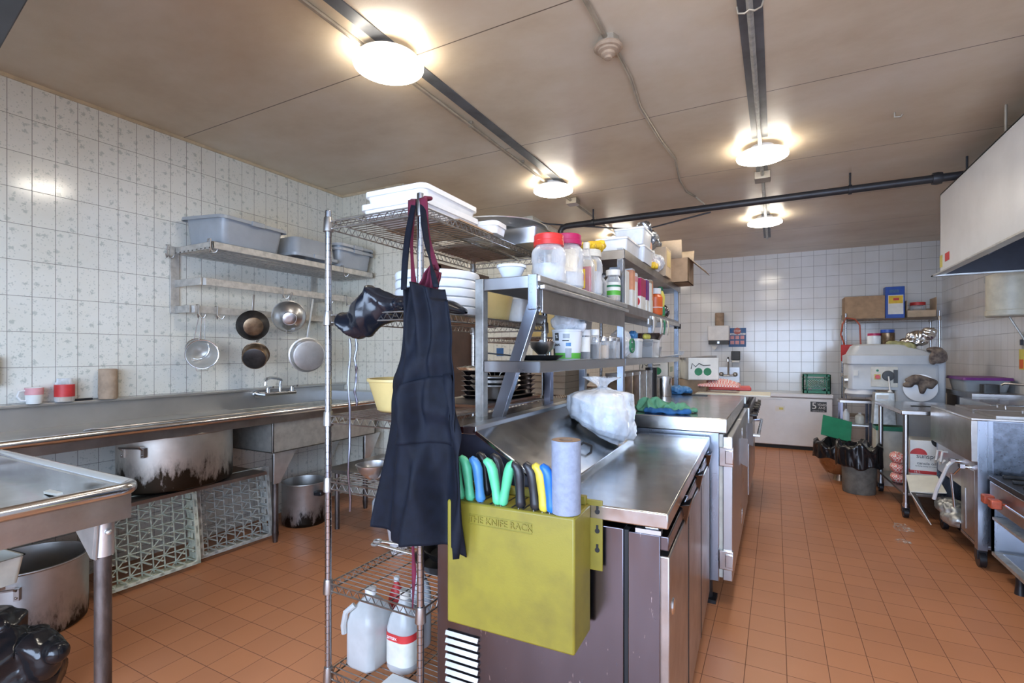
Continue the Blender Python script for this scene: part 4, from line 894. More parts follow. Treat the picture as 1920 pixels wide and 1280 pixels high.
# ================================================================== PREP TABLE WITH HINGED LID
t = PT = thing('refrigerated_prep_table', 'refrigerated steel prep table with sloped lid, knife rack on its end', 'prep table', (-.27, 1.40, 0), math.radians(2.0))
W_, L_ = .755, 1.385
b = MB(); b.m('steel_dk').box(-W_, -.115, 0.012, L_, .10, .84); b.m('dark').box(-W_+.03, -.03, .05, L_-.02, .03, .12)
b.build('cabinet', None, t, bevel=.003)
b = MB(); b.box(-.10, -.012, .002, .05, .08, .838); b.build('corner_post', 'steel_dk', t, bevel=.002)
MB().box(-.118, -.096, .02, .05, .08, .835).build('gasket_gap', 'dark', t)
MB().box(-.35, .012, -.012, L_, .862, .905).build('worktop', 'steel_top', t, bevel=.004)
MB().cyl((-.055, .03, .846), (-.02, .03, .846), .012, n=10).box(-.08, -.01, .004, .03, .838, .85).build('hinge', 'steel', t)
for k, (ya, yb) in enumerate(((.012, .45), (.465, .91), (.925, L_-.01))):
    d = MB().box(-.03, .012, ya, yb, .10, .78).build('door', 'steel_gr' if k else 'steel_gr', t, bevel=.004)
    MB().prism([(.0, ya+.28, .842), (.03, ya+.30, .842), (.03, ya+.40, .842), (.0, ya+.40, .70)], (0, .012, 0)).build('handle', 'steel_dk', d)
    MB().box(-.03, .010, ya, yb, .795, .835).build('grip_recess', 'steel_dk', d, bevel=.003)
    MB().box(.010, .0135, yb-.006, yb+.009, .10, .80).build('seam', 'dark', d)
MB().lathe([(.001, .004), (.02, .004), (.023, 0)], n=24, mx=Matrix.Rotation(PI/2, 4, 'Y'), c=(.012, .07, .62)).build('round_badge', 'chrome', t)
b = MB()
for k in range(10): b.bar((-.80+.075, .006, .40-.026*k), (-.80+.20, .006, .40-.026*k), .010, .014, up=(0, .5, 1))
tag(b.build('louvre', 'steel_gr', t, loc=(.01, 0, 0)), 'light steel louvre vent')
# raised deck and lid
MB().box(-W_, -.62, 0.0, L_-.27, 1.075, 1.10).box(-W_, -.745, 0, L_, .84, 1.09).build('raised_deck', 'steel_top', t, bevel=.003)
for y in (.004, L_-.29): MB().prism([(-.745, y, .86), (-.745, y, 1.085), (-.60, y, 1.085), (-.34, y, .905), (-.34, y, .86)], (0, .012, 0)).build('side_cheek', 'navy', t)
lid = MB(); mx = Matrix.Translation((-.61, 0, 1.088)) @ Matrix.Rotation(math.radians(31), 4, 'Y')
lid.box(0, .335, .0, L_-.28, -.006, .008, mx); lid.box(.315, .335, .0, L_-.28, -.02, .004, mx)
lo_ = lid.build('lid', 'steel_top', t, bevel=.003)
MB().tube([mx @ Vector(p) for p in ((.235, .47, .008), (.245, .475, .034), (.275, .50, .034), (.285, .505, .008))], .005).build('handle', 'castiron', lo_)
MB().box(-.645, -.595, 0, L_-.27, 1.075, 1.103).build('lid_hinge_rail', 'steel', t, bevel=.002)
for x in (-.7, -.08):
    for y in (.08, L_-.1): MB().cyl((x, y, 0), (x, y, .10), .025).build('leg', 'grime', t)
for (x, y, lb) in ((-.12, .10, 'dark crumb near the front corner of the prep worktop'), (-.12, 1.10, 'dark crumb far on the prep worktop by the tall cabinet')):
    pass
# knife rack
t = KR = thing('knife_rack', 'yellow plastic knife rack hung on the near end of prep table', 'knife rack', (-.672, 1.302, .0), math.radians(2.0))
b = MB(); hw, dp = .200, .072
b.box(-hw, hw, -dp, dp, .54, .905)
b.build('body', 'yrack', t, bevel=.006)
MB().box(-hw-.01, hw+.035, dp, dp+.006, .715, .918).build('mounting_plate', 'yrack', t, bevel=.002)
b = MB(); b.box(-hw+.01, hw-.01, dp-.018, dp, .905, .93); b.build('back_lip', 'yrack', t, bevel=.002)
for k in range(3):
    MB().lathe([(.007, 0), (.007, .002)], n=14, mx=Matrix.Rotation(PI/2, 4, 'X'), c=(hw+.02, dp-.0005, .885-.055*k)).box(hw+.017, hw+.023, dp-.003, dp-.0005, .885-.055*k, .902-.055*k).build('keyhole', 'dark', t)
MB().tube([(-.122, -dp-.001, .873), (.078, -dp-.001, .873), (.078, -dp-.001, .845), (-.122, -dp-.001, .845)], .0014, 5, closed=True).build('raised_frame', 'yrack', t)
text('THE KNIFE RACK', .0265, t, face_mx((-.022, -dp-.0015, .859), (0, -1, 0)), 'yrack', ext=.0016, name='embossed_lettering')
slots = []
for k in range(9):
    x = -.165+.035*k; MB().box(x-.0025, x+.0025, -dp+.012, dp-.022, .9045, .9062).build('slot', 'dark', t)
def knife(k, x, key, lean, zoff=0, y=-.03, label='', bend=1):
    t = thing('knife', label, 'knife', KR.matrix_basis @ Vector((x+.011, y-.012, .906)), math.radians(2), 'knives standing in the yellow rack')
    pts = []; rad = []
    for (h, dx, dy, r) in ((0, 0, 0, .011), (.008, .001, 0, .0155), (.018, 0, -.001, .0145), (.040, -.002, 0, .013), (.068, -.004, 0, .0145), (.092, -.006, 0, .0155), (.106, -.009, -.001, .0145), (.116, -.015, -.002, .0135), (.120, -.022, -.003, .012), (.118, -.029, -.003, .007)):
        pts.append((dx*bend+lean*h, dy, h)); rad.append(r)
    MB().tube(pts, rad, 12).build('handle', key, t)
    MB().box(-.001, .001, -.014, .014, -.2, .002).build('blade', 'chrome', t)
info = [(-.178, 'grn', -.12, 'mint green handled knife partly behind the apron, leftmost in the rack'), (-.145, 'grn', -.06, 'mint green handled knife next to the light blue one'), (-.110, 'blu', -.04, 'light blue handled knife near the left of the yellow rack'),
        (-.052, 'grn', -.12, 'mint green knife leaning left in the middle green pair'), (-.036, 'grn', .16, 'mint green knife leaning right in the middle green pair'), (.020, 'black', .02, 'black handled knife just right of the middle green pair'),
        (.066, 'black', -.04, 'black handled knife just left of the yellow handled one'), (.092, 'ylw', -.03, 'yellow handled knife in the yellow rack'), (.114, 'brightblue', -.02, 'bright blue handled knife beside the grey roll')]
for k, (x, key, lean, lb) in enumerate(info): knife(k, x, key, lean, label=lb, y=-.035, bend=1 if k != 4 else -.6)
knife(9, -.125, 'black', -.05, y=.035, label='black handled knife in the back row behind the light blue one')
knife(10, -.075, 'black', -.05, y=.035, label='black handled knife standing alone in the back row')
t = thing('wrap_roll', 'upright grey paper roll standing on the yellow knife rack', 'roll', KR.matrix_basis @ Vector((.163, -.034, .9065)))
MB().lathe([(.020, 0), (.0395, 0), (.040, .002), (.040, .196), (.0395, .198), (.020, .198)], n=40, cap0=False, cap1=False).build('paper', 'roll', t)
MB().lathe([(.020, .1985), (.018, .198), (.018, 0)], n=30, cap0=False, cap1=False).lathe([(.0395, .1984), (.020, .1984)], n=30, cap0=False, cap1=False).build('core', 'core', t)
# big bag on lid
t = thing('plastic_bag', 'knotted clear plastic bag of white contents on the sloping lid', 'bag', (-.70, 2.19, 1.045))
_bp = [(.0, .10, -.0), (.05, .135, .005), (.15, .15, .035), (.4, .15, .10), (.58, .145, .145), (.70, .11, .168), (.80, .045, .182), (.86, .016, .196), (.90, .018, .206), (1.0, .055, .262)]
def bagf(sc, grow=0, vmax=1.0):
    from mathutils import noise as N
    def f(u, v):
        v *= vmax; th = 2*PI*u
        for (v0, r0, z0), (v1, r1, z1) in zip(_bp, _bp[1:]):
            if v <= v1+1e-6: k = (v-v0)/(v1-v0); r = r0+(r1-r0)*k; z = z0+(z1-z0)*k; break
        pl = .5*(math.sin(th*9+2*math.sin(v*4))+math.sin(th*14+1.3))*(.05+.22*max(0, v-.45))
        if v > .9: r *= 1+.7*math.cos(2*th+.6)*(v-.9)*10
        r *= 1+pl*grow; x = math.cos(th)*r*.95; y = math.sin(th)*r*1.15
        q = Vector((x, y, z)); nn = N.noise(q*16)*.012+(.5-abs(N.noise(q*26)))*.010
        q += Vector((math.cos(th), math.sin(th), .3))*nn*grow
        if v < .62: q.z -= max(0, q.x+.08)*.62*(1-v*.7)
        return Vector((q.x, q.y, (q.z*.72 if v > 0 else q.z)))*sc
    return f
MB().grid(96, 60, bagf(1.0, 1)).build('film', 'bag', t, smooth=180)
MB().grid(48, 30, bagf(.965, .3, .74)).build('contents', 'packwhite', t, smooth=180)

# ================================================================== TALL REFRIGERATED CABINET
t = thing('undercounter_refrigerator', 'taller steel undercounter refrigerator beyond the prep table', 'refrigerator', (-.235, 2.82, 0))
w2, l2 = .80, 1.61
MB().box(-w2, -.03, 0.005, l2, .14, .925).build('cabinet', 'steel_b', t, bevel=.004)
MB().box(-w2, .01, -.01, l2, .925, 1.0).build('worktop', 'steel_top', t, bevel=.004)
for k, (ya, yb) in enumerate(((.01, .80), (.82, l2-.01))):
    MB().box(-.03, -.012, ya+.01, yb-.01, .16, .915).build('gasket', 'offwhite', t)
    d = MB().box(-.012, .035, ya, yb, .15, .905).build('door', 'steel', t, bevel=.004)
    for z in (.26, .80): h = MB().box(-.03, .04, ya-.012, ya+.02, z-.05, z+.05).box(.0, .04, ya-.018, ya-.008, z-.035, z+.035).build('hinge', 'chrome', d, bevel=.004)
    MB().prism([(.036, yb-.12, .80), (.075, yb-.14, .80), (.08, yb-.14, .62), (.036, yb-.12, .64)], (0, .015, 0)).build('handle', 'chrome', d)
for x in (-.7, -.1):
    for y in (.09, l2-.1): MB().cyl((x, y, 0), (x, y, .14), .03).box(x-.05, x+.05, y-.05, y+.05, 0, .02).build('leg', 'castiron', t)
t = thing('towel', 'crumpled green towel on the taller cabinet', 'towel', (-.60, 2.98, 1.0), .2)
blob('body', 'towelg', [((0, 0, .025), (.14, .07, .04)), ((.1, .0, .015), (.1, .05, .02)), ((-.06, .02, .05), (.07, .05, .03))], t, voxel=.006, disp=.03, nscale=.05, mode='fold', floor=0)
tag(blob('towel', 'towelb', [((0, 0, .014), (.13, .03, .018)), ((.08, .01, .016), (.05, .03, .02))], None, voxel=.006, disp=.014, nscale=.05, mode='fold', loc=(-.55, 2.89, 1.0), floor=0), 'blue towel lying in front of the green towel', 'towel')

# ================================================================== RANGE BEYOND
t = thing('gas_range', 'steel range with black knobs at the far end of the island', 'range', (-.2, 4.47, 0))
MB().box(-.80, -.03, 0, 1.5, .12, .90).build('body', 'steel_gr', t, bevel=.004)
MB().box(-.80, 0, 0, 1.5, .90, .93).build('top', 'castiron', t, bevel=.003)
MB().box(-.03, .01, 0, 1.5, .74, .90).build('control_panel', 'steel', t, bevel=.003)
for k in range(6): MB().cyl((.01, .12+.24*k, .83), (.03, .12+.24*k, .83), .012).cyl((.03, .12+.24*k, .83), (.06, .12+.24*k, .83), .034, .030, n=16).build('knob', 'black', t)
dd = MB().box(-.03, .005, .05, 1.3, .18, .70).build('oven_door', 'steel', t, bevel=.004)
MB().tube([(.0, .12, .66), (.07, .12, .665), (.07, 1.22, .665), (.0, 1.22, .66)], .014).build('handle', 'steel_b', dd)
for x in (-.7, -.1):
    for y in (.1, 1.4): MB().cyl((x, y, 0), (x, y, .12), .025).build('leg', 'castiron', t)
tag(MB().box(-.42, .16, 0, .42, 0, .015).build('cutting_board', 'cream', loc=(-.20, 4.55, .985), bevel=.004), 'large cream cutting board jutting over the aisle beyond the cabinet', 'cutting board')
tag(MB().box(-.6, 0, 0, .5, 0, .052).build('board_support', 'steel', loc=(-.22, 4.5, .932)), 'steel pan bridge under the cream cutting board', 'pan')
tag(MB().box(-.52, .0, 0, .30, 0, .03).build('cutting_board', 'redcut', loc=(-.20, 5.05, 1.0), rot=(0, 0, .08), bevel=.006), 'thick bright red cutting board behind the cream one', 'cutting board')

# ================================================================== OVERSHELF
t = thing('overshelf', 'long steel overshelf on posts above the island counters', 'shelf', (0, 0, 0))
xa, xb, ya, ym, yb = -1.02, -.757, 1.62, 2.775, 4.55
tk = .036
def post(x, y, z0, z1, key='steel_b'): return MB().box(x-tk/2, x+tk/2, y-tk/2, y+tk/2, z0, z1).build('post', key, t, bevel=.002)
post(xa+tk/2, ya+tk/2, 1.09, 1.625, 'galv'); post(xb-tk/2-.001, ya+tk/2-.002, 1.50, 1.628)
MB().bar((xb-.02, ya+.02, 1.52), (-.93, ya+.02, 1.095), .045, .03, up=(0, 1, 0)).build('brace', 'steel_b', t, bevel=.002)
post(xa+tk/2, 2.28, 1.09, 1.28, 'steel_dk')
post(xa+tk/2, ym, 1.0, 1.93); post(xb-tk/2, ym, 1.0, 1.935)
post(xa+tk/2, yb, 1.0, 1.93); post(xb-tk/2, yb, 1.0, 1.93)
def shelfpan(x0, x1, y0, y1, z, h, key='steel', rail=False):
    b = MB(); b.box(x0, x1, y0, y1, z-.003, z); b.box(x0, x1, y0, y0+.004, z-h, z); b.box(x0, x1, y1-.004, y1, z-h, z); b.box(x1-.004, x1, y0, y1, z-h, z); b.box(x0, x0+.004, y0, y1, z-h, z)
    return b.build('shelf', key, t, bevel=.001)
s1 = shelfpan(xa+tk, xb-tk*.0, ya+.003, ym-.02, 1.625, .045)
MB().box(xb, xb+.012, ya, ym+.03, 1.60, 1.622).box(xb+.001, xb+.02, ya+.02, ym+.03, 1.575, 1.59).build('ticket_rail', 'alu', s1, bevel=.002)
MB().box(xb-.006, xb+.004, ya+.04, ym, 1.49, 1.575).build('front_apron', 'steel_gr', s1, bevel=.002)
shelfpan(xa+.02, xb, ym+.01, yb, 1.625, .05, 'steel_gr')
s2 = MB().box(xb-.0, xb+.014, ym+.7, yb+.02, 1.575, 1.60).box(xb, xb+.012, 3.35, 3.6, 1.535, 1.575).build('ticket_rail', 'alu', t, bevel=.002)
shelfpan(xa+tk+.001, xb+.01, ya+.002, ym-.02, 1.313, .042); shelfpan(xa+tk+.001, xb+.005, ym+.02, yb-.02, 1.313, .04)
shelfpan(xa, xb+.01, ym-.02, yb+.03, 1.925, .05, 'steel_gr')
MB().box(xa, xa+.006, ym, yb, 1.70, 1.9).build('back_panel', 'steel_gr', t)
MB().cyl((xb-.01, yb, 1.56), (xb-.01, yb, 1.60), .03).build('clamp', 'black', t)
def on(u, v, z, x=-.80):
    return at(u, v, z=z)
# ---- things on upper shelf, near section (z 1.625)
ZU = 1.626
def ypx(u, x): return at(u, 600, x=x).y
X1 = -.84
o = taper('small white plastic bowl at the near end of the upper overshelf', 'plastic_bowl', 'bowl', (-.915, 1.72, ZU), .034, .052, .058, 'milky')
def bigjar(label, x, y, r, h, key_lid, rz=0, hex_=6, fill=None, lidr=.88, lidh=.046):
    t = thing('plastic_jar', label, 'jar', (x, y, ZU), rz)
    MB().lathe([(r*.86, 0), (r, .012), (r, h*.30), (r*.95, h*.34), (r*.95, h*.45), (r, h*.49), (r, h*.66), (r*.93, h*.74), (r*.76, h*.80), (r*.72, h*.83)], n=hex_*4 if hex_ > 8 else 24).build('body', 'glass', t)
    zl = h*.82
    b = MB().lathe([(r*lidr, zl), (r*lidr, zl+lidh*.4), (r*lidr*.96, zl+lidh*.45), (r*lidr*.97, zl+lidh*.9), (r*lidr*.9, zl+lidh), (.001, zl+lidh)], n=36)
    b.build('lid', key_lid, t)
    if fill: 
        MB().lathe([(r*.84, .004), (r*.93, .014), (r*.93, h*fill), (.001, h*fill+.01)], n=24).build('contents', 'bag', t)
    return t
bigjar('nearest big clear jar with bright red lid on the overshelf', -.835, 1.90, .072, .195, 'red', fill=.42)
bigjar('taller big clear jar with crimson lid behind the first jar', -.825, 2.085, .072, .24, 'maroonprint', fill=.3)
t = thing('sauce_bottle', 'square chilli sauce bottle with yellow label half full of red sauce', 'bottle', (-.795, 2.25, ZU), .1)
MB().rrect([(.032, .036, .008, 0), (.034, .038, .01, .005), (.034, .038, .01, .135), (.018, .02, .01, .185), (.014, .014, .012, .215)], cap1=True).build('body', 'glass', t)
MB().rrect([(.031, .035, .008, .003), (.031, .035, .008, .118), (.028, .032, .008, .122)], cap1=True).build('sauce', 'sauce', t)
MB().box(-.030, .004, -.0392, -.0382, .02, .11).build('label_sheet', 'yprint', t)
MB().box(-.026, .0, -.0398, -.039, .055, .085).build('label_print', 'redprint', t)
MB().lathe([(.016, .21), (.016, .24), (.001, .24)], n=16).build('cap', 'cream', t)
bigjar('clear jar with a pale lid and crumpled wrapping behind the sauce bottle', -.82, 2.375, .062, .235, 'offwhite', fill=.5, lidh=.035, lidr=.9)
t = thing('plastic_bottle', 'tall narrow container with yellow lettered label next to the post', 'bottle', (-.875, 2.49, ZU))
MB().lathe([(.045, 0), (.05, .01), (.05, .22), (.03, .25), (.03, .26)], n=24).build('body', 'glass', t)
MB().lathe([(.0505, .10), (.0505, .22)], n=24, cap0=False, cap1=False).build('label_sheet', 'yprint', t)
MB().lathe([(.04, .255), (.042, .29), (.001, .30)], n=20).build('cap', 'yellow', t)
t = thing('yellow_gloves', 'bunched yellow rubber gloves lying on top of the pale jar lid', 'gloves', (-.84, 2.42, ZU+.24))
blob('body', 'yprint', [((0, -.04, .02), (.05, .05, .02)), ((.01, .06, .03), (.035, .07, .022)), ((.02, .12, .05), (.03, .05, .015))], t, voxel=.007, disp=.02, nscale=.05, mode='fold')
t = thing('spice_bottle', 'clear spice bottle with green and white label beside the front post', 'bottle', (-.785, 2.655, ZU))
MB().lathe([(.036, 0), (.04, .006), (.04, .112), (.03, .128), (.03, .14)], n=28).build('body', 'glass', t)
MB().lathe([(.0405, .028), (.0405, .10)], n=28, cap0=False, cap1=False).build('label_sheet', 'paper', t); MB().lathe([(.0408, .074), (.0408, .085)], n=28, cap0=False, cap1=False).build('label_band', 'greenprint', t)
MB().lathe([(.0409, .03), (.0409, .055)], n=28, cap0=False, cap1=False).build('label_print', 'lightgreen', t)
MB().lathe([(.039, .138), (.039, .168), (.001, .17)], n=28).build('cap', 'white', t)
MB().lathe([(.036, .004), (.036, .06), (.001, .062)], n=20).build('contents', 'cardlight', t)
tt = jug('dark spice jar half hidden behind the green labelled bottle', (-.83, 2.565, ZU), .036, .14, 'glass', cap='black', name='spice_bottle', cat='bottle', neck=.8); MB().lathe([(.033, .004), (.033, .085), (.001, .086)], n=20).build('contents', 'dark', tt)
tag(blob('leaf_sprig', 'lemon', [((0, 0, .04), (.02, .015, .045)), ((.0, .02, .09), (.012, .018, .02))], voxel=.005, disp=.012, nscale=.03, mode='fold', loc=(-.97, 2.10, ZU+.0)), 'yellowish sprig poking up behind the red lidded jars', 'sprig')
# ---- section 2 upper shelf
def carton(label, x, y, sx, sy, h, keys, z=ZU, name='carton', cat='carton', rz=0, gable=False):
    t = thing(name, label, cat, (x, y, z), rz)
    MB().box(-sx/2, sx/2, -sy/2, sy/2, 0, h).build('body', keys[0], t, bevel=.002)
    if len(keys) > 1: MB().box(-sx/2-.0012, sx/2+.0012, -sy/2-.0012, sy/2+.0012, h*keys[2], h*keys[3]).build('print', keys[1], t)
    if gable: MB().prism([(-sx/2, -sy/2, h), (sx/2, -sy/2, h), (0, -sy/2, h+.04)], (0, sy, 0)).build('gable_top', keys[0], t)
    return t
carton('tall white carton just behind the middle overshelf post', -.80, 2.90, .06, .07, .20, ('paper',))
carton('tall bluish white carton second behind the middle post', -.86, 2.96, .06, .06, .235, ('milky',))
carton('peach and white carton in the row behind the white ones', -.80, 3.05, .055, .06, .235, ('paper', 'peach', .45, .96))
carton('slim white carton with pink top in the row', -.79, 3.13, .035, .05, .22, ('paper', 'pink', .75, .9))
t = carton('deep magenta tea box with a fruit picture on the overshelf', -.80, 3.27, .07, .13, .205, ('paper', 'maroonprint', .42, .98))
MB().lathe([(.001, 0.002), (.03, 0), ], n=20, mx=Matrix.Rotation(-PI/2, 4, 'X'), c=(0, 0, 0)).build('fruit_print', 'redprint', t, loc=(-.0, -.067, .05), rot=(PI, 0, 0))
carton('purple and white packet squeezed after the magenta box', -.79, 3.40, .05, .06, .215, ('paper', 'purple', .35, .97))
carton('white packet with brown stripe after the purple one', -.79, 3.50, .05, .05, .225, ('paper', 'card', .9, .98))
carton('slim cream packet before the orange bottle', -.80, 3.59, .045, .05, .235, ('cream', 'peach', .4, .98))
t = thing('juice_bottle', 'orange bottle with white cap near the end of the overshelf', 'bottle', (-.80, 3.79, ZU))
MB().lathe([(.05, 0), (.055, .008), (.055, .135), (.04, .155), (.035, .16)], n=28).build('body', 'orange', t); MB().lathe([(.043, .158), (.043, .20), (.001, .2)], n=24).build('cap', 'white', t)
MB().lathe([(.0555, .055), (.0555, .06)], n=28, cap0=False, cap1=False).build('label_line', 'white', t)
t = thing('lemon_bottle', 'yellow-green lemon juice bottle with dark green cap at the overshelf end', 'bottle', (-.80, 3.98, ZU))
MB().lathe([(.03, 0), (.035, .01), (.036, .06), (.03, .08), (.034, .12), (.036, .16), (.02, .205), (.014, .21)], n=24).build('body', 'lemon', t); MB().lathe([(.022, .205), (.02, .235), (.001, .24)], n=16).build('cap', 'greenprint', t); MB().lathe([(.0365, .01), (.0372, .06), (.0315, .08)], n=24, cap0=False, cap1=False).build('label_band', 'greenprint', t)
tag(blob('foil_packet', 'steel_dk', [((0, 0, .05), (.04, .05, .05))], voxel=.006, disp=.02, nscale=.04, loc=(-.80, 4.12, ZU), floor=0), 'small dark crumpled packet behind the lemon bottle', 'packet')
# ---- top-most shelf (z 1.925)
ZV = 1.926
def boxtub(label, x, y, z, sx, sy, h, key='milky', rz=0, name='plastic_container', lidk='white'):
    t = thing(name, label, 'container', (x, y, z), rz)
    MB().rrect([(sx*.88, sy*.88, .015, 0), (sx*.95, sy*.95, .015, h*.85), (sx*.97, sy*.97, .015, h*.86)], cap1=True).build('body', key, t)
    MB().rrect([(sx, sy, .018, h*.86), (sx, sy, .018, h*.96), (sx*.95, sy*.95, .018, h)], cap0=True, cap1=True).build('lid', lidk, t)
    return t
boxtub('wide white tub at the near end of the topmost shelf', -.86, 3.02, ZV, .10, .16, .10, 'white')
boxtub('lower clear container in the stack on the topmost shelf', -.83, 3.30, ZV, .10, .13, .11)
boxtub('upper clear container with pale lid stacked on the topmost shelf', -.83, 3.27, ZV+.111, .10, .12, .11)
t = thing('snack_packet', 'orange and white striped packet beside the clear containers', 'packet', (-.78, 3.50, ZV), .1)
MB().prism([(-.02, -.05, 0), (.02, -.05, 0), (.015, -.05, .19), (-.01, -.05, .19)], (0, .1, 0)).build('body', 'peach', t, bevel=.004)
tag(blob('packet_pile', 'bag', [((0, 0, .04), (.06, .13, .05)), ((.02, .1, .08), (.05, .08, .05)), ((.0, -.05, .10), (.04, .05, .05))], voxel=.008, disp=.04, nscale=.05, loc=(-.80, 3.62, ZV), floor=0), 'loose bright packets in clear film on the edge of topmost shelf', 'packets')
tag(blob('yellow_packet', 'yprint', [((0, 0, .02), (.03, .05, .025))], voxel=.006, disp=.02, nscale=.04, loc=(-.75, 3.50, ZV-.0), floor=0), 'yellow crumpled packet at the topmost shelf edge', 'packet')
carton('pink and white small box standing inside the loose packets', -.82, 3.78, .06, .05, .13, ('paper', 'pink', .5, .95), z=ZV+.0)
tag(blob('plastic_sack', 'steel_b', [((0, 0, .05), (.07, .14, .06)), ((.0, -.10, .10), (.04, .07, .06)), ((.02, .08, .03), (.05, .09, .04))], voxel=.008, disp=.05, nscale=.06, loc=(-.86, 3.80, ZV+.222)), 'crumpled grey-blue plastic sack on top of the boxes', 'sack')
t = thing('cardboard_box', 'printed cardboard box supporting the grey sack on the topmost shelf', 'box', (-.83, 3.98, ZV))
MB().box(-.12, .10, -.14, .07, 0, .22).build('body', 'cardlight', t, bevel=.002); MB().box(.1005, .1015, -.10, .04, .08, .2).build('print', 'yellow', t)
t = thing('cardboard_box', 'open cardboard box with flaps at the end of the topmost shelf', 'box', (-.80, 4.38, ZV))
b = MB(); b.box(-.13, .17, -.13, -.125, 0, .20); b.box(-.13, .17, .15, .155, 0, .20); b.box(-.13, -.125, -.13, .155, 0, .20); b.box(.165, .17, -.13, .155, 0, .20); b.box(-.13, .17, -.13, .155, 0, .005)
b.build('body', 'card', t)
for q in (((-.13, -.13, .2), (.12, -.13, .2), (.12, -.15, .345), (-.13, -.15, .345)), ((.17, -.12, .2), (.17, .15, .2), (.30, .15, .08), (.30, -.12, .08)), ((-.13, .15, .2), (.17, .15, .2), (.17, .2, .31), (-.13, .2, .31))):
    f = MB(); f.poly(q); f.build('flap', 'cardlight', t, solid=.004)
# ---- lower shelf (z 1.313)
ZL = 1.314
t = thing('frying_pan', 'dark flat frying pan on the near end of the lower overshelf', 'pan', (-.87, 1.86, ZL))
MB().lathe([(.08, 0), (.085, .003), (.108, .018), (.115, .02), (.105, .02), (.08, .006), (.001, .006)], n=40, cap1=False).build('body', 'castiron', t); MB().bar((-.1, -.03, .018), (-.19, -.11, .03), .02, .006).build('handle', 'castiron', t)
tag(MB().lathe([(.02, 0), (.05, .03), (.056, .055), (.05, .053), (.02, .006), (.001, .005)], n=30, cap1=False).build('steel_bowl', 'steel_gr', loc=(-.90, 1.98, ZL+.022)), 'small dull steel bowl behind the frying pan on lower overshelf', 'bowl')
tag(MB().lathe([(.001, .0), (.014, 0), (.014, .075), (.008, .09), (.001, .092)], n=14).build('lighter', 'white', loc=(-.96, 2.10, ZL)), 'small white stick bottle with red foot behind the pan', 'bottle')
t = thing('yogurt_tub', 'big white yogurt tub with green base stripe on the lower overshelf', 'tub', (-.845, 2.13, ZL), 0)
MB().lathe([(.058, 0), (.060, .004), (.068, .125), (.070, .127), (.070, .135), (.062, .135)], n=40).build('body', 'enamel', t)
MB().lathe([(.0603, .004), (.0622, .030)], n=40, cap0=False, cap1=False).build('base_band', 'lightgreen', t)
def curved(t, a0, a1, z0, z1, key, r0=.0605, k=.065, name='print'):
    b = MB(); b.grid(6, 1, lambda u, v: Vector((math.cos(a0+(a1-a0)*u)*(r0+(z0+(z1-z0)*v)*k), math.sin(a0+(a1-a0)*u)*(r0+(z0+(z1-z0)*v)*k), z0+(z1-z0)*v))); b.build(name, key, t)
A0 = -PI/2
curved(t, A0-.55, A0-.2, .085, .12, 'charcoal'); curved(t, A0-.2+.5, A0+.65, .06, .075, 'blu'); curved(t, A0+.25, A0+.7, .008, .05, 'tub'); curved(t, A0-.95, A0-.65, .02, .05, 'charcoal')
curved(t, A0+.1, A0+.55, .095, .115, 'tub'); curved(t, A0+.05, A0+.5, .082, .088, 'charcoal')
text('ORIGINAL', .016, t, face_mx((-.032, -.062, .066), (-.35, -1, 0)), 'charcoal', sx=.8)
text('1%', .02, t, face_mx((-.028, -.0655, .103), (-.35, -1, 0)), 'white')
t = thing('knotted_bag', 'clear plastic bag bunched on top of the yogurt tub', 'bag', (-.845, 2.13, ZL+.136))
blob('body', 'bag', [((-.01, 0, .035), (.06, .055, .04)), ((.05, .02, .015), (.04, .03, .02))], t, voxel=.006, disp=.025, nscale=.04)
def spice(label, x, y, r, h, cont, cap='chrome', z=ZL, lab=None, fill=.6):
    t = thing('spice_jar', label, 'jar', (x, y, z), 0, 'spice jars on the lower overshelf')
    MB().lathe([(r*.95, 0), (r, .004), (r, h*.8)], n=24).build('body', 'glass', t)
    MB().lathe([(r*.93, .003), (r*.93, h*fill), (.001, h*fill)], n=20).build('contents', cont, t)
    MB().lathe([(r*1.04, h*.8), (r*1.04, h*.97), (r*.98, h), (.001, h)], n=24).build('lid', cap, t)
    if lab: MB().lathe([(r*1.01, h*.25), (r*1.01, h*.75)], n=24, cap0=False, cap1=False).build('label_band', lab, t)
spice('spice jar with white and blue label right beside the yogurt tub', -.81, 2.26, .03, .14, 'dark', 'white', lab='paper')
spice('spice bottle with white square cap and red label stripe', -.79, 2.345, .026, .145, 'dark', 'white', fill=.5)
spice('slim pale spice jar behind the white capped bottle', -.80, 2.415, .024, .105, 'cardlight')
spice('steel-lidded spice jar with pale flakes in the middle of the row', -.79, 2.49, .032, .115, 'cardlight')
spice('narrow steel-lidded jar squeezed before the dark pepper jar', -.84, 2.55, .026, .115, 'offwhite')
spice('steel-lidded jar with dark peppercorns and a slanted fill', -.79, 2.60, .036, .118, 'charcoal', fill=.45)
spice('last steel-lidded jar with brown powder against the post', -.79, 2.69, .032, .115, 'tub', fill=.65)
t = thing('produce_bag', 'clear produce bag with a round green logo on the lower overshelf', 'bag', (-.84, 2.98, ZL))
blob('body', 'bag', [((0, 0, .07), (.07, .12, .075)), ((0, .02, .12), (.05, .09, .05))], t, voxel=.008, disp=.03, nscale=.06, floor=0)
MB().tube([(.076+.0*math.cos(a), .0+.05*math.cos(a), .075+.04*math.sin(a)) for a in [2*PI*k/24 for k in range(24)]], .006, 6, closed=True).build('logo_print', 'greenprint', t)
MB().box(.0, .01, -.02, .02, .06, .09).build('logo_print', 'greenprint', t, loc=(.072, 0, 0))
boxtub('tall clear square container after the produce bag', -.83, 3.28, ZL, .05, .06, .125)
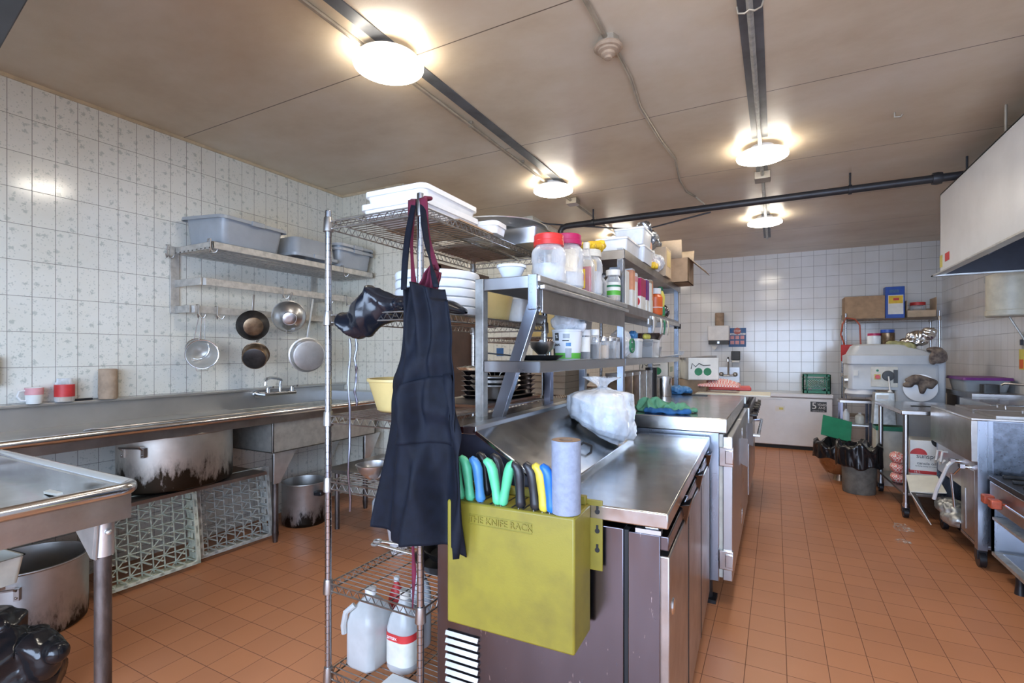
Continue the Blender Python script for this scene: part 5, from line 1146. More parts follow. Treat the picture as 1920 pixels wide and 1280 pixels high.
tag(blob('blue_wrapper', 'blu', [((0, 0, .02), (.03, .04, .025))], voxel=.006, disp=.02, nscale=.03, loc=(-.83, 3.25, ZL+.126)), 'light blue wrapper on top of the clear container', 'wrapper')
boxtub('wide clear container holding something purple on the lower overshelf', -.82, 3.55, ZL, .085, .13, .125, 'glass', lidk='glass')
for k in range(2): tag(MB().sph((0, 0, .02), .02, 10, (1, 1.3, 1)).build('lemon', 'lemon', loc=(-.80, 3.48+.08*k, ZL+.126)), ('left', 'right')[k]+' pale yellow lemon on the purple container', 'lemon', 'lemons on the clear container')
tag(MB().lathe([(.03, 0), (.09, .05), (.12, .10), (.115, .10), (.085, .052), (.028, .005), (.001, .005)], n=36, cap1=False).build('mixing_bowl', 'steel_dk', loc=(-.87, 3.85, ZL+.08)), 'dark steel mixing bowl at the end of the lower overshelf', 'bowl')
boxtub('low container supporting the dark mixing bowl', -.87, 3.85, ZL, .09, .11, .08, 'tub', lidk='tub')
for k, (yy, key) in enumerate(((3.45, 'white'), (3.70, 'paper'), (3.82, 'cgreen'), (3.95, 'cream'))):
    tag(MB().grid(2, 5, lambda u, v: Vector((.004*math.sin(v*4), (u-.5)*(.07-.02*v), -.11*v))).build('order_slip', key, loc=(xb+.02, yy, 1.592), solid=.002), ('white order slip clipped nearest under the overshelf rail', 'second white order slip hanging from the rail', 'green tag hanging from the overshelf rail', 'cream slip hanging farthest along the rail')[k], 'slip')
t = thing('cutlery_tray', 'white wire basket poking out at the far lower overshelf end', 'basket', (-.76, 4.25, ZL))
b = MB()
for k in range(8): b.tube([(-.06, -.14+.035*k, 0), (.07, -.14+.035*k, .02), (.08, -.14+.035*k, .05)], .003, 5)
b.tube([(.08, -.14, .05), (.08, .105, .05)], .004); b.tube([(-.06, -.14, 0), (-.06, .105, 0)], .004); b.build('wire_body', 'white', t)
# ---- things on refrigerator top behind
ZR = 1.001
for k in range(4):
    y = 3.10+.20*k
    t = thing('metal_canister', ('nearest dull square metal canister in the row under the overshelf', 'second dull square metal canister in the row', 'third square metal canister, mottled grey', 'farthest square canister of the row, brightest mottled one')[k], 'canister', (-.90, y+.08, ZR), 0, 'square metal canisters under the overshelf')
    MB().rrect([(.065, .085, .012, 0), (.065, .085, .012, .20)], cap1=True).build('body', 'galv' if k > 1 else 'panbase', t); MB().rrect([(.068, .088, .012, .195), (.068, .088, .012, .215)], cap0=True, cap1=True).build('lid', 'steel_gr', t)
tag(MB().tube([(.0, -.05, .016), (.03, 0, .018), (.02, .05, .016)], [.012, .018, .010], 10).build('yellow_pepper', 'yprint', loc=(-.80, 3.02, ZR)), 'small orange-yellow root lying before the canisters', 'vegetable')
tag(MB().lathe([(.045, 0), (.045, .23), (.001, .232)], n=24).build('black_canister', 'black', loc=(-.87, 3.98, ZR)), 'tall black cylinder between canisters and steel can', 'canister')
t = thing('steel_can', 'shiny round steel can standing near the overshelf end post', 'can', (-.80, 4.13, ZR))
MB().lathe([(.058, 0), (.06, .004), (.06, .15), (.001, .15)], n=36).build('body', 'chrome', t); MB().lathe([(.062, .145), (.062, .158), (.001, .159)], n=36).build('lid', 'alu', t)
# stacked cake boxes and orange tray behind
for k in range(4):
    tag(MB().box(-.15, .15, -.14, .14, 0, .038).build('flat_box', 'cardlight', loc=(-1.28+.004*k, 2.95-.006*k, 1.089+.0395*k), bevel=.002), ('bottom', 'second', 'third', 'top')[k]+' pale flat food box in the stack on the rear rack', 'box', 'pale flat boxes on the rear rack')
for k in range(2):
    lidtray(('lower', 'upper')[k]+' pale tray stacked farther along the rear rack', (-1.40, 3.38, 1.09+.051*k), 0, .16, .22, .05, 'offwhite', 'plastic_tray', 'tray', 'pale trays on the rear rack')
tag(MB().lathe([(.16, 0), (.2, .09), (.21, .09), (.19, .088), (.15, .006), (.001, .005)], n=36, cap1=False).build('orange_bowl', 'orange', loc=(-1.42, 3.42, 1.2)), 'wide red-orange plastic bowl on the trays of the rear rack', 'bowl')
tag(MB().rrect([(.12, .14, .02, 0), (.14, .16, .02, .07), (.15, .17, .02, .072), (.12, .14, .02, .01)], cap1=True).build('steel_pan', 'steel', loc=(-1.3, 3.0, 1.255)), 'steel pan lying on top of the pale flat boxes', 'pan')
tag(MB().rrect([(.13, .13, .03, 0), (.15, .15, .03, .20)], cap1=True).build('cream_bucket', 'yellow', loc=(-1.43, 3.2, 1.448)), 'cream bucket on the top shelf of the rear rack', 'bucket')
tag(MB().rrect([(.13, .15, .02, 0), (.14, .16, .02, .14)], cap1=True).build('grey_tub', 'steel_gr', loc=(-1.40, 3.56, 1.448)), 'grey steel tub on the rear rack top beyond the cream bucket', 'tub')
# insect trap
t = thing('insect_trap', 'wall-mounted blue-lit insect trap glowing behind the overshelf', 'insect trap', (-2.37, 5.85, 1.86))
MB().box(0, .09, -.2, .2, -.16, .16).build('housing', 'navy', t, bevel=.004); b = MB()
for z in (-.05, .05): MB().tube([(.1, -.13, z), (.1, .16, z)], .022).build('tube', 'uv', t)
tag(MB().box(-.045, .045, -.004, 0, -.045, .045).build('switch_plate', 'posterblue', loc=(-2.78, 4.95, 1.36)), 'small blue square plate on the alcove tiles', 'plate')
# fruit cartons
def fruitbox(label, x, y, z, rz):
    t = thing('fruit_carton', label, 'carton', (x, y, z), rz, 'printed fruit cartons')
    b = MB(); hx, hy, h = .135, .15, .20
    b.box(-hx, hx, -hy, -hy+.005, 0, h); b.box(-hx, hx, hy-.005, hy, 0, h); b.box(-hx, -hx+.005, -hy, hy, 0, h); b.box(hx-.005, hx, -hy, hy, 0, h); b.box(-hx, hx, -hy, hy, 0, .006)
    b.build('body', 'paper', t)
    for a in (-.045, .035): MB().lathe([(.001, .001), (.035, 0)], n=20, mx=Matrix.Rotation(-PI/2, 4, 'X').inverted()).build('fruit_print', 'greenprint', t, loc=(a, -hy-.0015, .075))
    MB().tube([(-.11, -hy-.002, .10), (-.10, -hy-.002, .15), (-.07, -hy-.002, .12), (-.04, -hy-.002, .15), (.0, -hy-.002, .13), (.06, -hy-.002, .135)], .004, 5).build('script_print', 'charcoal', t)
    for yy in (-.06, .0, .06): MB().cbox((hx+.0006, yy, .09), (.001, .022, .05)).build('side_print', 'greenprint', t)
    for k, yy in enumerate((-.05, .05)): MB().bar((-.15, yy, h-.01), (.15, yy+.03, h+.01), .05, .02).build('wrapped_contents', 'steel_gr', t)
    return t
t = thing('support_carton', 'brown carton supporting the printed fruit cartons', 'carton', (-.90, 4.95, .931)); MB().box(-.22, .34, -.12, .2, 0, .17).build('body', 'card', t, bevel=.003)
fruitbox('white fruit carton with green print hidden partly behind the end post', -1.02, 4.93, 1.103, .0)
fruitbox('white open fruit carton with green print right of the end post', -.64, 4.92, 1.103, .42)
tag(MB().grid(8, 8, lambda u, v: Vector((-.17+.34*u, -.1+.2*v, .02+.05*math.sin(u*3)*v+.02*math.sin(v*7)))).build('check_paper', 'check', loc=(-.45, 4.80, 1.03), solid=.002), 'red checked paper sheet under the right fruit carton', 'paper')
tag(blob('plastic_packet', 'blu', [((0, 0, .03), (.12, .07, .035))], voxel=.007, disp=.03, nscale=.05, loc=(-.74, 4.36, ZR), floor=0), 'pale blue plastic packet beside the overshelf end post', 'packet')
t = thing('spatula', 'black spatula lying near the end post on the cabinet', 'spatula', (-.55, 4.30, ZR))
MB().box(-.06, .06, -.035, .035, .0, .006).build('blade', 'black', t); MB().bar((-.06, 0, .006), (-.2, .04, .012), .02, .012).build('handle', 'black', t)

# ================================================================== HAND SINK AND BACK WALL THINGS
t = thing('hand_sink', 'steel hand sink with backsplash against the far wall', 'sink', (-.80, YB-.003, 0))
MB().box(-.55, .30, -.03, 0, .86, 1.13).build('backsplash', 'steel', t, bevel=.004)
b = MB(); b.box(-.55, .30, -.62, -.03, .84, .90); b.build('deck', 'steel', t, bevel=.004)
MB().box(-.55, .30, -.60, -.05, .55, .84).build('basin', 'steel_gr', t, bevel=.01)
for x in (-.5, .26): MB().cyl((x, -.56, 0), (x, -.56, .55), .02).build('leg', 'steel', t)
f = thing('sink_faucet', 'gooseneck faucet on the hand sink by the far wall', 'faucet', (-.66, YB-.03, 1.0))
MB().tube([(.0, -.06, .0), (.0, -.06, .2), (.0, -.08, .26), (.0, -.13, .28), (.0, -.18, .25), (0, -.18, .22)], .014).tube([(-.1, 0, 0), (-.1, -.06, 0), (.1, -.06, 0), (.1, 0, 0)], .016).build('body', 'chrome', f)
for x in (-.1, .1): MB().sph((x, -.08, .02), .035, 8).build('handle', 'steel_gr', f)
pd = at(1349, 640, y=YB)
t = thing('towel_dispenser', 'white paper towel dispenser on the far tiled wall', 'dispenser', (pd.x, YB, at(1349, 627, y=YB).z))
MB().box(-.155, .155, -.19, 0, -.10, .135).build('cover', 'white', t, bevel=.012); MB().box(-.145, .145, -.175, 0, -.16, -.10).build('mouth', 'charcoal', t); MB().cbox((0, -.18, -.13), (.03, .01, .03)).build('lock', 'chrome', t)
MB().prism([(-.13, -.12, -.16), (.0, -.12, -.16), (-.06, -.12, -.25)], (0, .004, 0)).build('paper_sheet', 'paper', t)
tag(MB().lathe([(.02, 0), (.066, 0), (.066, .2), (.02, .2)], n=28).build('paper_towel_roll', 'brownpaper', loc=(pd.x+.01, YB-.09, at(1349, 627, y=YB).z+.136)), 'brown paper roll standing on the white wall dispenser', 'paper roll')
pp = at(1382.5, 632.5, y=YB)
t = thing('handwash_poster', 'blue STOP wash your hands poster beside the towel dispenser', 'poster', (pp.x, YB-.003, pp.z))
MB().box(-.125, .125, -.002, .002, -.148, .148).build('sheet', 'posterblue', t)
MB().lathe([(.055, 0), (.055, .002)], n=8, mx=Matrix.Rotation(PI/2, 4, 'X'), c=(0, -.002, .10)).build('octagon', 'knob', t)
text('STOP', .04, t, face_mx((0, -.0055, .10), (0, -1, 0)), 'white'); MB().box(-.118, .118, -.0035, -.002, .04, .068).build('band', 'white', t); text('wash your hands', .028, t, face_mx((0, -.0045, .054), (0, -1, 0)), 'posterblue', sx=.9)
for i in range(3):
    for j in range(2): MB().cbox((-.072+.072*i, -.003, .0-.078*j), (.055, .003, .055)).build('picture', 'pink', t)
ps = at(1380, 670, y=YB)
t = thing('soap_dispenser', 'small black and white soap dispenser below the blue poster', 'dispenser', (ps.x, YB, ps.z))
MB().box(-.062, .062, -.11, 0, -.04, .10).build('cover', 'charcoal', t, bevel=.008); MB().box(-.05, .055, -.10, 0, -.08, -.045).build('push_lever', 'white', t, bevel=.006)

# ================================================================== CHEST FREEZER + CRATE
t = thing('chest_freezer', 'long white chest freezer against the far tiled wall', 'freezer', (.68, 8.0, 0))
MB().box(-1.16, 0, 0.012, .55, .05, .72).build('cabinet', 'enamel', t, bevel=.012)
MB().box(-1.17, .012, 0, .56, .725, .785).build('lid', 'enamel', t, bevel=.014)
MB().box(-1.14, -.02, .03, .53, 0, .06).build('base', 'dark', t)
MB().box(-.95, -.60, .008, .014, .685, .708).build('tape', 'milky', t)
s_ = MB().box(-.44, -.25, .008, .012, .54, .68).build('warranty_sticker', 'charcoal', t, loc=(.18, 0, 0))
text('5', .13, s_, face_mx((-.395, .007, .62), (0, -1, 0)), 'white'); text('YEARS', .048, s_, face_mx((-.305, .007, .638), (0, -1, 0)), 'white', sx=.8); text('ANS', .048, s_, face_mx((-.305, .007, .595), (0, -1, 0)), 'white', sx=.9); text('GARANTIE LIMITED', .018, s_, face_mx((-.345, .007, .553), (0, -1, 0)), 'white', sx=.9)
s_ = MB().box(-.66, -.54, -.012, -.008, .525, .70).build('energy_label', 'paper', t, loc=(-.03, 0, 0), rot=(-.04, 0, 0)); MB().box(-.655, -.545, -.014, -.012, .67, .70).build('label_print', 'charcoal', s_); MB().box(-.61, -.56, -.014, -.012, .55, .58).build('label_print', 'lemon', s_)
MB().lathe([(.03, 0), (.03, .01), (.02, .014), (.001, .014)], n=24, mx=Matrix.Rotation(PI/2, 4, 'X'), c=(-.17, .012, .17)).build('drain_dial', 'white', t)
MB().lathe([(.02, 0), (.018, .02), (.001, .02)], n=18, mx=Matrix.Rotation(PI/2, 4, 'X'), c=(-1.05, .012, .09)).build('drain_plug', 'white', t)
t = thing('milk_crate', 'green plastic milk crate standing on the chest freezer', 'crate', (.50, 8.25, .786))
S, H = .165, .265
b = MB()
for z0, z1 in ((0, .04), (.08, .09), (H-.07, H-.06), (H-.03, H)):
    b.box(-S, S, -S, -S+.012, z0, z1); b.box(-S, S, S-.012, S, z0, z1); b.box(-S, -S+.012, -S, S, z0, z1); b.box(S-.012, S, -S, S, z0, z1)
for x in (-S, -.12, .112, S-.012): b.box(x, x+.012, -S, -S+.012, 0, H); b.box(x, x+.012, S-.012, S, 0, H)
for y in (-S, -.06, .05, S-.012): b.box(-S, -S+.012, y, y+.012, 0, H); b.box(S-.012, S, y, y+.012, 0, H)
for k in range(10): b.box(-S, S, -S+.004, -S+.009, .09+.012*k, .095+.012*k) if k in (8, 9) else None
b.box(-S, S, -S, S, 0, .006)
b.build('frame', 'cgreen', t)
b = MB()
for k in range(-4, 9):
    x = -.12+.03*k
    for sg in (1, -1):
        p0 = Vector((x, -S+.005, .09)); p1 = Vector((x+sg*.105, -S+.005, .195))
        def cl(p, q):
            a, c2 = p.copy(), q.copy(); d = c2-a
            t0, t1 = 0, 1
            for lim, s in ((-.12, 1), (.12, -1)):
                pass
            return a, c2
        lo2, hi2 = 0, 1
        dx = p1.x-p0.x
        ts = sorted(((-.12-p0.x)/dx, (.12-p0.x)/dx)); ta_, tb_ = max(0, ts[0]), min(1, ts[1])
        if tb_ > ta_: b.bar(p0.lerp(p1, ta_), p0.lerp(p1, tb_), .006, .006, up=(0, 1, 0))
b.build('lattice', 'cgreen', t); MB().box(-.06, .06, -S-.002, -S+.006, .045, .068).build('name_plate', 'cgreen', t)
tag(blob('wrapped_packs', 'white', [((0, 0, .08), (.11, .11, .075))], voxel=.01, disp=.03, nscale=.06, loc=(.50, 8.25, .793), floor=.0), 'white wrapped packs inside the green milk crate', 'packs')
def liner(par, r, z, h, seed):
    def f(u, v):
        th = 2*PI*u; P = [(.0, r*.70, z-.10), (.2, r*.90, z+.0), (.34, r*1.0, z+.035), (.48, r*1.14, z+.015), (1.0, r*1.10, z-h)]
        for (v0, r0, z0), (v1, r1, z1) in zip(P, P[1:]):
            if v <= v1+1e-6: k = (v-v0)/(v1-v0); rr = r0+(r1-r0)*k; zz = z0+(z1-z0)*k; break
        fold = abs(math.sin(th*5.5+seed+v*2))*.05+abs(math.sin(th*9+seed*2-v*3))*.035
        rr *= 1+fold*(.4+v)*1.3-.04; zz += (.022*math.sin(th*4+seed)+.02*math.sin(th*7))*(1 if v < .5 else 1-(v-.5)*3)
        return Vector((math.cos(th)*rr, math.sin(th)*rr, zz))
    return MB().grid(110, 30, f).build('liner', 'binbag', par, smooth=60, solid=.002)
# ================================================================== RIGHT: HOOD
t = thing('exhaust_hood', 'large white steel exhaust hood over the cooking line on the right', 'hood', (1.21, 5.35, 2.0))
b = MB(); b.box(0, .015, -4.3, 0, .0, .67); b.box(0, .74, -.015, 0, 0, .67); b.box(0, .74, -4.3, 0, .655, .67)
b.build('casing', 'enamel', t, bevel=.003)
b = MB(); b.prism([(-.05, 0.04, -.012), (-.05, 0.04, .0), (.015, 0, .03), (.03, 0, .0)], (0, -4.34, 0)); b.prism([(-.05, .04, -.012), (.74, .04, -.012), (.74, .04, 0), (-.05, .04, 0)], (0, -.06, 0)); b.build('drip_lip', 'alu', t)
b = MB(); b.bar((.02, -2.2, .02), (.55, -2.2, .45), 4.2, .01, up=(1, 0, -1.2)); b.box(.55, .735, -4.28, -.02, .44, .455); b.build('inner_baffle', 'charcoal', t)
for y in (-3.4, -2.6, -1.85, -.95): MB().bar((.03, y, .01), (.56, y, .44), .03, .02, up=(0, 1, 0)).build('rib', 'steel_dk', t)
MB().box(.02, .735, -.022, -.016, .0, .64).box(.016, .02, -4.28, -.02, .0, .64).build('added_dark_sheet', 'navy', t); MB().box(-.003, -.001, -.075, -.005, .055, .155).build('yellow_sticker', 'lemon', t); MB().box(-.003, -.001, -.26, -.15, .085, .15).build('red_sticker', 'redprint', t)  # dark sheets added inside the casing to keep its lit inner faces dark
for y in (-1.25, -3.2): MB().cyl((.03, y, .67), (.03, y, .86), .008).build('hanger_rod', 'conduit', t)

# ================================================================== FRYER
t = thing('gas_fryer', 'wide steel floor fryer on black casters under the hood', 'fryer', (1.11, 4.09, 0))
FL = .91
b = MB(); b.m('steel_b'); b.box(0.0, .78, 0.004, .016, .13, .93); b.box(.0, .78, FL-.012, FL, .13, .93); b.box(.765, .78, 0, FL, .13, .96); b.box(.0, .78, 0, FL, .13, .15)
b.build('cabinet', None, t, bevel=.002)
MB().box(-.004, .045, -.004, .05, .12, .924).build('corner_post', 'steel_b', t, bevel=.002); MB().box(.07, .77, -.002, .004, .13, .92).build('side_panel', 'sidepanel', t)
MB().box(-.035, .02, .0, FL+.01, .665, .925).build('front_band', 'steel_gr', t, bevel=.004)
MB().box(0.0, .02, .04, FL-.03, .44, .665).build('front_panel', 'steel', t, bevel=.002)
MB().box(-.035, .76, -.005, FL+.01, .925, .94).build('top', 'steel_top', t, bevel=.003)
for k in range(2): MB().box(.10, .55, .06+.42*k, .44+.42*k, .94, .953).tube([(.3, .15+.42*k, .95), (.3, .15+.42*k, .975), (.3, .3+.42*k, .975), (.3, .3+.42*k, .95)], .006).build('vat_cover', 'steel_gr', t, bevel=.003)
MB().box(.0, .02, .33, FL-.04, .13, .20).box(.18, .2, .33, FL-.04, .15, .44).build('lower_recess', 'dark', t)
dr = MB().box(-.006, .012, .05, .30, .16, .60).box(-.012, -.002, .20, .24, .19, .46).build('door', 'steel_gr', t, bevel=.003)
for y in (.18, .38): MB().cyl((.01, y, .60), (-.03, y, .60), .014).cbox((-.035, y, .605), (.025, .05, .025)).build('valve', 'chrome', t)
MB().tube([(-.03, .37, .60), (-.06, .36, .57), (-.10, .45, .38), (-.11, .48, .30)], .012).build('drain_handle', 'white', t)
MB().tube([(-.03, .19, .60), (-.06, .22, .54), (-.06, .30, .53), (-.04, .30, .30)], .007).build('drain_handle', 'chrome', t)
for y, z in ((.62, .55), (.74, .54)): MB().tube([(.0, y, z+.07), (-.03, y, z+.07), (-.04, y, z), (-.03, y+.06, z-.03), (.0, y+.06, z)], .008).build('hose', 'white', t)
b = MB(); b.prism([(-.20, .86, .375), (-.22, .62, .30), (-.02, .56, .33), (-.02, .80, .40)], (0, 0, .006)); b.build('open_door_panel', 'cream', t)
b = MB(); b.prism([(-.20, .86, .375), (-.22, .62, .30), (-.12, .52, .10), (-.14, .74, .12)], (.006, 0, 0)); b.build('open_door_panel', 'alu', t)
tag(blob('floury_fittings', 'galv', [((-.0, .55, .24), (.08, .16, .05)), ((.0, .45, .19), (.07, .12, .05))], t, voxel=.01, disp=.03, nscale=.05), 'flour-dusted pipes and fittings')
def caster(x, y, par, r=.055, key='black'):
    MB().cyl((x-.018, y, r), (x+.018, y, r), r, n=20).box(x-.026, x+.026, y-.02, y+.03, r, r*2+.01).cyl((x, y+.005, r*2), (x, y+.005, r*2+.03), .014).build('caster', key, par, bevel=.003)
for x, y in ((.03, .06), (.03, FL-.08), (.7, .06), (.7, FL-.08)): caster(x, y, t, .05)

# ================================================================== STOCKPOT STOVE
t = thing('low_stove', 'low steel stove with two orange-red knobs and a black grate', 'stove', (1.15, 2.75, 0))
SL = 1.27
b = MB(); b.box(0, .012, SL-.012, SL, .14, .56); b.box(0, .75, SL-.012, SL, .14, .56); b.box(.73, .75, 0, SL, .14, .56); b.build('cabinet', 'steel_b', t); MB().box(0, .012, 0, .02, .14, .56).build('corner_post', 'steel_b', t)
MB().box(-.006, .02, 0, SL, .42, .57).build('front_panel', 'steel_gr', t, bevel=.003)
b = MB(); b.box(-.01, .75, 0, SL+.0, .575, .605)
for k in range(9): b.box(.03, .72, .07+.14*k, .085+.14*k, .605, .625)
b.build('top_grate', 'castiron', t, bevel=.004)
MB().box(.0, .72, 0.01, SL-.02, .345, .36).build('drip_tray', 'galv', t); MB().box(.0, .74, 0.01, SL-.01, .13, .15).build('lower_shelf', 'galv', t)
MB().box(.04, .6, .1, SL-.05, .15, .154).build('foil_liner', 'foil', t)
for y in (1.02, 1.13): MB().cyl((-.006, y, .49), (-.03, y, .49), .007).cbox((-.055, y, .49), (.05, .058, .05)).build('knob', 'knob', t, bevel=.010)
MB().tube([(-.03, .55, .50), (-.03, .95, .50)], .006).build('towel_bar', 'chrome', t)
for x, y in ((.05, SL-.25), (.05, .15), (.65, SL-.1), (.65, .1)): MB().cyl((x, y, .05), (x, y, .13), .02).cyl((x, y, 0), (x, y, .05), .025, .02).build('leg', 'black', t)

# ================================================================== WORK TABLE
t = thing('work_table', 'rolling steel work table with round legs between mixer and fryer', 'table', (.90, 5.06, 0), math.radians(2.5))
TL = .95
MB().box(0, .52, 0, TL, .845, .88).build('table_top', 'steel_top', t, bevel=.005)
MB().box(.02, .50, .03, TL-.03, .185, .205).build('lower_shelf', 'steel_gr', t, bevel=.003)
for x in (.04, .48):
    for y in (.045, TL-.05): l = MB().cyl((x, y, .09), (x, y, .845), .019, n=16).cyl((x, y, .085), (x, y, .12), .025, n=16).build('leg', 'steel', t); caster(x, y+.01, l, .042)
bx = thing('cooking_oil_carton', 'white and red canola oil carton on the table lower shelf', 'carton', (1.10, 5.25, .206), math.radians(-2))
MB().box(-.125, .125, -.12, .12, 0, .43).build('body', 'paper', bx, bevel=.003); MB().box(-.126, .126, -.121, .121, .16, .185).build('red_band', 'redprint', bx)
MB().prism([(-.03+.055*math.cos(a), -.1215, .315+.05*math.sin(a)) for a in [PI*k/14 for k in range(15)]], (0, .0006, 0)).build('sun_print', 'redprint', bx, loc=(-.04, 0, 0))
text('sunspun', .052, bx, face_mx((-.005, -.1225, .302), (0, -1, 0)), 'charcoal', sx=.95); text('canola oil', .032, bx, face_mx((-.02, -.1225, .245), (0, -1, 0)), 'charcoal'); text('for frying, baking and cooking', .012, bx, face_mx((-.02, -.1225, .222), (0, -1, 0)), 'charcoal'); text('16 L', .024, bx, face_mx((-.08, -.1235, .172), (0, -1, 0)), 'white')
MB().lathe([(.001, 0), (.05, 0)], n=24, mx=Matrix.Rotation(PI/2, 4, 'X')).build('handle_hole', 'charcoal', bx, loc=(.06, -.1215, .43))
MB().box(-.1262, -.1256, -.05, .03, .31, .36).build('side_print', 'peach', bx)
for k in range(3): tag(blob('checked_packet', 'check', [((0, 0, .04), (.05, .11, .04)), ((-.02, -.05, .05), (.04, .05, .03))], voxel=.007, disp=.02, nscale=.06, loc=(.955, 5.50+.02*k, .206+.085*k), floor=0), ('bottom', 'middle', 'top')[k]+' red checked paper packet beside the oil carton', 'packet', 'checked packets on the lower shelf')
tag(MB().prism([(0, 0, 0), (.30, .05, 0), (.30, .07, 0), (.0, .04, 0)], (0, 0, .004)).build('knife_steel', 'charcoal', loc=(1.05, 5.5, .881)), 'dark flat blade lying on the rolling steel table', 'blade')
# hand sink on the right
t = thing('wall_sink', 'steel wall sink with dark slanted backsplash behind the fryer', 'sink', (XR, 5.30, 0))
MB().box(-.50, -.02, -.18, .55, .86, .95).build('basin', 'steel_top', t, bevel=.004); MB().prism([(-.03, -.15, .95), (-.03, .44, .95), (-.03, .34, 1.16), (-.03, -.15, 1.16)], (.028, 0, 0)).build('backsplash', 'steel_dk', t, bevel=.003)
for y in (-.1, .48): MB().cyl((-.44, y, 0), (-.44, y, .86), .018).build('leg', 'steel', t)
f = thing('wall_tap', 'chrome tap with long straight spout on the right wall sink', 'faucet', (XR-.035, 5.45, 1.04))
MB().tube([(0, -.1, 0), (-.04, -.1, 0), (-.04, .1, 0), (0, .1, 0)], .014).tube([(-.04, 0, .01), (-.06, .02, .04), (-.25, .10, .055), (-.27, .11, .04)], .010).sph((-.05, -.1, .02), .028, 8).sph((-.05, .1, .02), .028, 8).build('body', 'chrome', f)
t = thing('lidded_tub', 'grey tub with maroon lid standing behind the mixer at right wall', 'tub', (1.75, 6.45, .98))
MB().rrect([(.15, .22, .03, 0), (.17, .25, .03, .11)], cap1=True).build('body', 'tub', t); MB().rrect([(.185, .28, .03, .11), (.18, .27, .03, .135)], cap0=True, cap1=True).build('lid', 'purple', t)
t = thing('side_counter', 'steel side counter along the right wall behind the mixer', 'counter', (1.74, 6.45, 0)); MB().box(-.17, .2, -.5, .35, .93, .979).build('top', 'steel_gr', t, bevel=.003); MB().box(-.15, .19, -.46, .33, .1, .93).build('body', 'steel_dk', t)
tag(MB().rrect([(.06, .05, .02, 0), (.06, .05, .02, .08)], cap1=True).build('small_speaker', 'charcoal', loc=(1.72, 6.05, .98)), 'small dark box beside the maroon-lidded tub', 'box')
# right wall things
t = thing('water_heater', 'cream cylindrical wall heater high under the hood', 'heater', (1.78, 5.78, 1.66))
MB().lathe([(.001, 0), (.155, .0), (.165, .01), (.165, .05), (.16, .055), (.16, .36), (.001, .37)], n=40).build('tank', 'heater', t); MB().box(-.14, -.10, .06, .12, .31, .36).build('plate', 'tub', t)
MB().tube([(0, .03, 0), (.12, .03, -.25)], .008).build('pipe', 'galv', t)
t = thing('wall_dispenser', 'white wall dispenser cut by the right edge of the photo', 'dispenser', (XR, 5.25, 1.72))
MB().prism([(0, -.2, 0), (0, -.2, .22), (-.10, -.2, .22), (-.16, -.2, .16), (-.16, -.2, 0)], (0, .34, 0)).build('cover', 'white', t, bevel=.006); MB().box(-.11, 0, -.18, .12, -.06, 0).build('mouth', 'charcoal', t); MB().box(-.14, 0, -.2, .13, -.13, -.06).build('tray', 'white', t, bevel=.006)
t = thing('switch_box', 'grey electric switch box on conduit on the right wall', 'switch', (XR, 5.92, 1.44))
MB().box(-.05, 0, -.06, .06, -.08, .08).build('box', 'galv', t, bevel=.004); MB().tube([(-.02, 0, .08), (-.02, 0, .42)], .011).tube([(-.02, 0, -.08), (-.02, 0, -.24)], .011).build('conduit', 'galv', t); MB().cbox((-.06, .02, 0), (.02, .02, .05)).build('toggle', 'black', t)
tg = MB().box(-.052, -.049, .0, .10, -.24, -.06).build('warning_tag', 'lemon', t); MB().box(-.0535, -.052, .01, .09, -.23, -.15).build('print', 'orange', tg)
tag(MB().box(-.004, 0, -.05, .05, -.03, .04).build('red_sign', 'redprint', loc=(XR-.001, 5.60, 1.50)), 'tiny red sign on the right wall under the dispenser', 'sign')
tag(MB().box(-.004, 0, -.1, .12, -.07, .07).build('maroon_sign', 'purple', loc=(XR-.001, 5.56, 1.36)), 'maroon sign below the tiny red one on the right wall', 'sign')

# ================================================================== MIXER
t = thing('dough_mixer', 'big pale grey floor mixer with control panel and round hub', 'mixer', (.70, 6.55, 0))
b = MB(); b.rrect([(.40, .24, .05, .955, .40, .26), (.40, .24, .05, 1.22, .40, .26), (.39, .23, .05, 1.235, .40, .26)], cap1=True); b.build('head', 'mixgrey', t)
b = MB(); b.rrect([(.41, .25, .05, 1.23, .40, .26), (.41, .25, .05, 1.32, .40, .26), (.38, .23, .05, 1.335, .40, .26), (.24, .20, .08, 1.43, .30, .26), (.20, .17, .08, 1.445, .29, .26)], cap1=True); b.build('hood_cover', 'mixgrey', t)
MB().box(.42, .84, .03, .56, .0, 1.32).build('column', 'mixgrey', t, bevel=.02)
MB().box(.0, .9, -.02, .62, 0.0, .06).build('base_foot', 'mixgrey', t, bevel=.01)
MB().lathe([(.001, .86), (.11, .865), (.15, .90), (.14, .94), (.10, .975)], (.13, .16, 0), 32).build('planetary_head', 'enamel', t)
cp = MB().box(.205, .44, .008, .024, .985, 1.20).build('control_panel', 'offwhite', t, bevel=.003)
MB().box(.40, .437, .004, .010, 1.03, 1.17).build('scale_plate', 'charcoal', cp)
MB().lathe([(.055, 0), (.05, .02), (.02, .022), (.001, .022)], n=28, mx=Matrix.Rotation(PI/2, 4, 'X'), c=(.355, .008, 1.105)).build('speed_dial', 'charcoal', cp)
MB().tube([(.355, -.015, 1.10), (.36, -.03, 1.02), (.362, -.05, .95)], .007).sph((.362, -.05, .935), .022, 8).build('speed_lever', 'white', cp)
MB().box(.235, .29, .005, .009, 1.065, 1.12).build('stop_plate', 'ylw', cp); MB().cyl((.262, .01, 1.092), (.262, -.012, 1.092), .022, n=18).build('stop_button', 'red', cp); MB().cyl((.262, .01, 1.16), (.262, .002, 1.16), .012).build('lamp_button', 'greenprint', cp)
MB().box(.05, .09, .014, .018, 1.10, 1.16).build('label_print', 'paper', t)
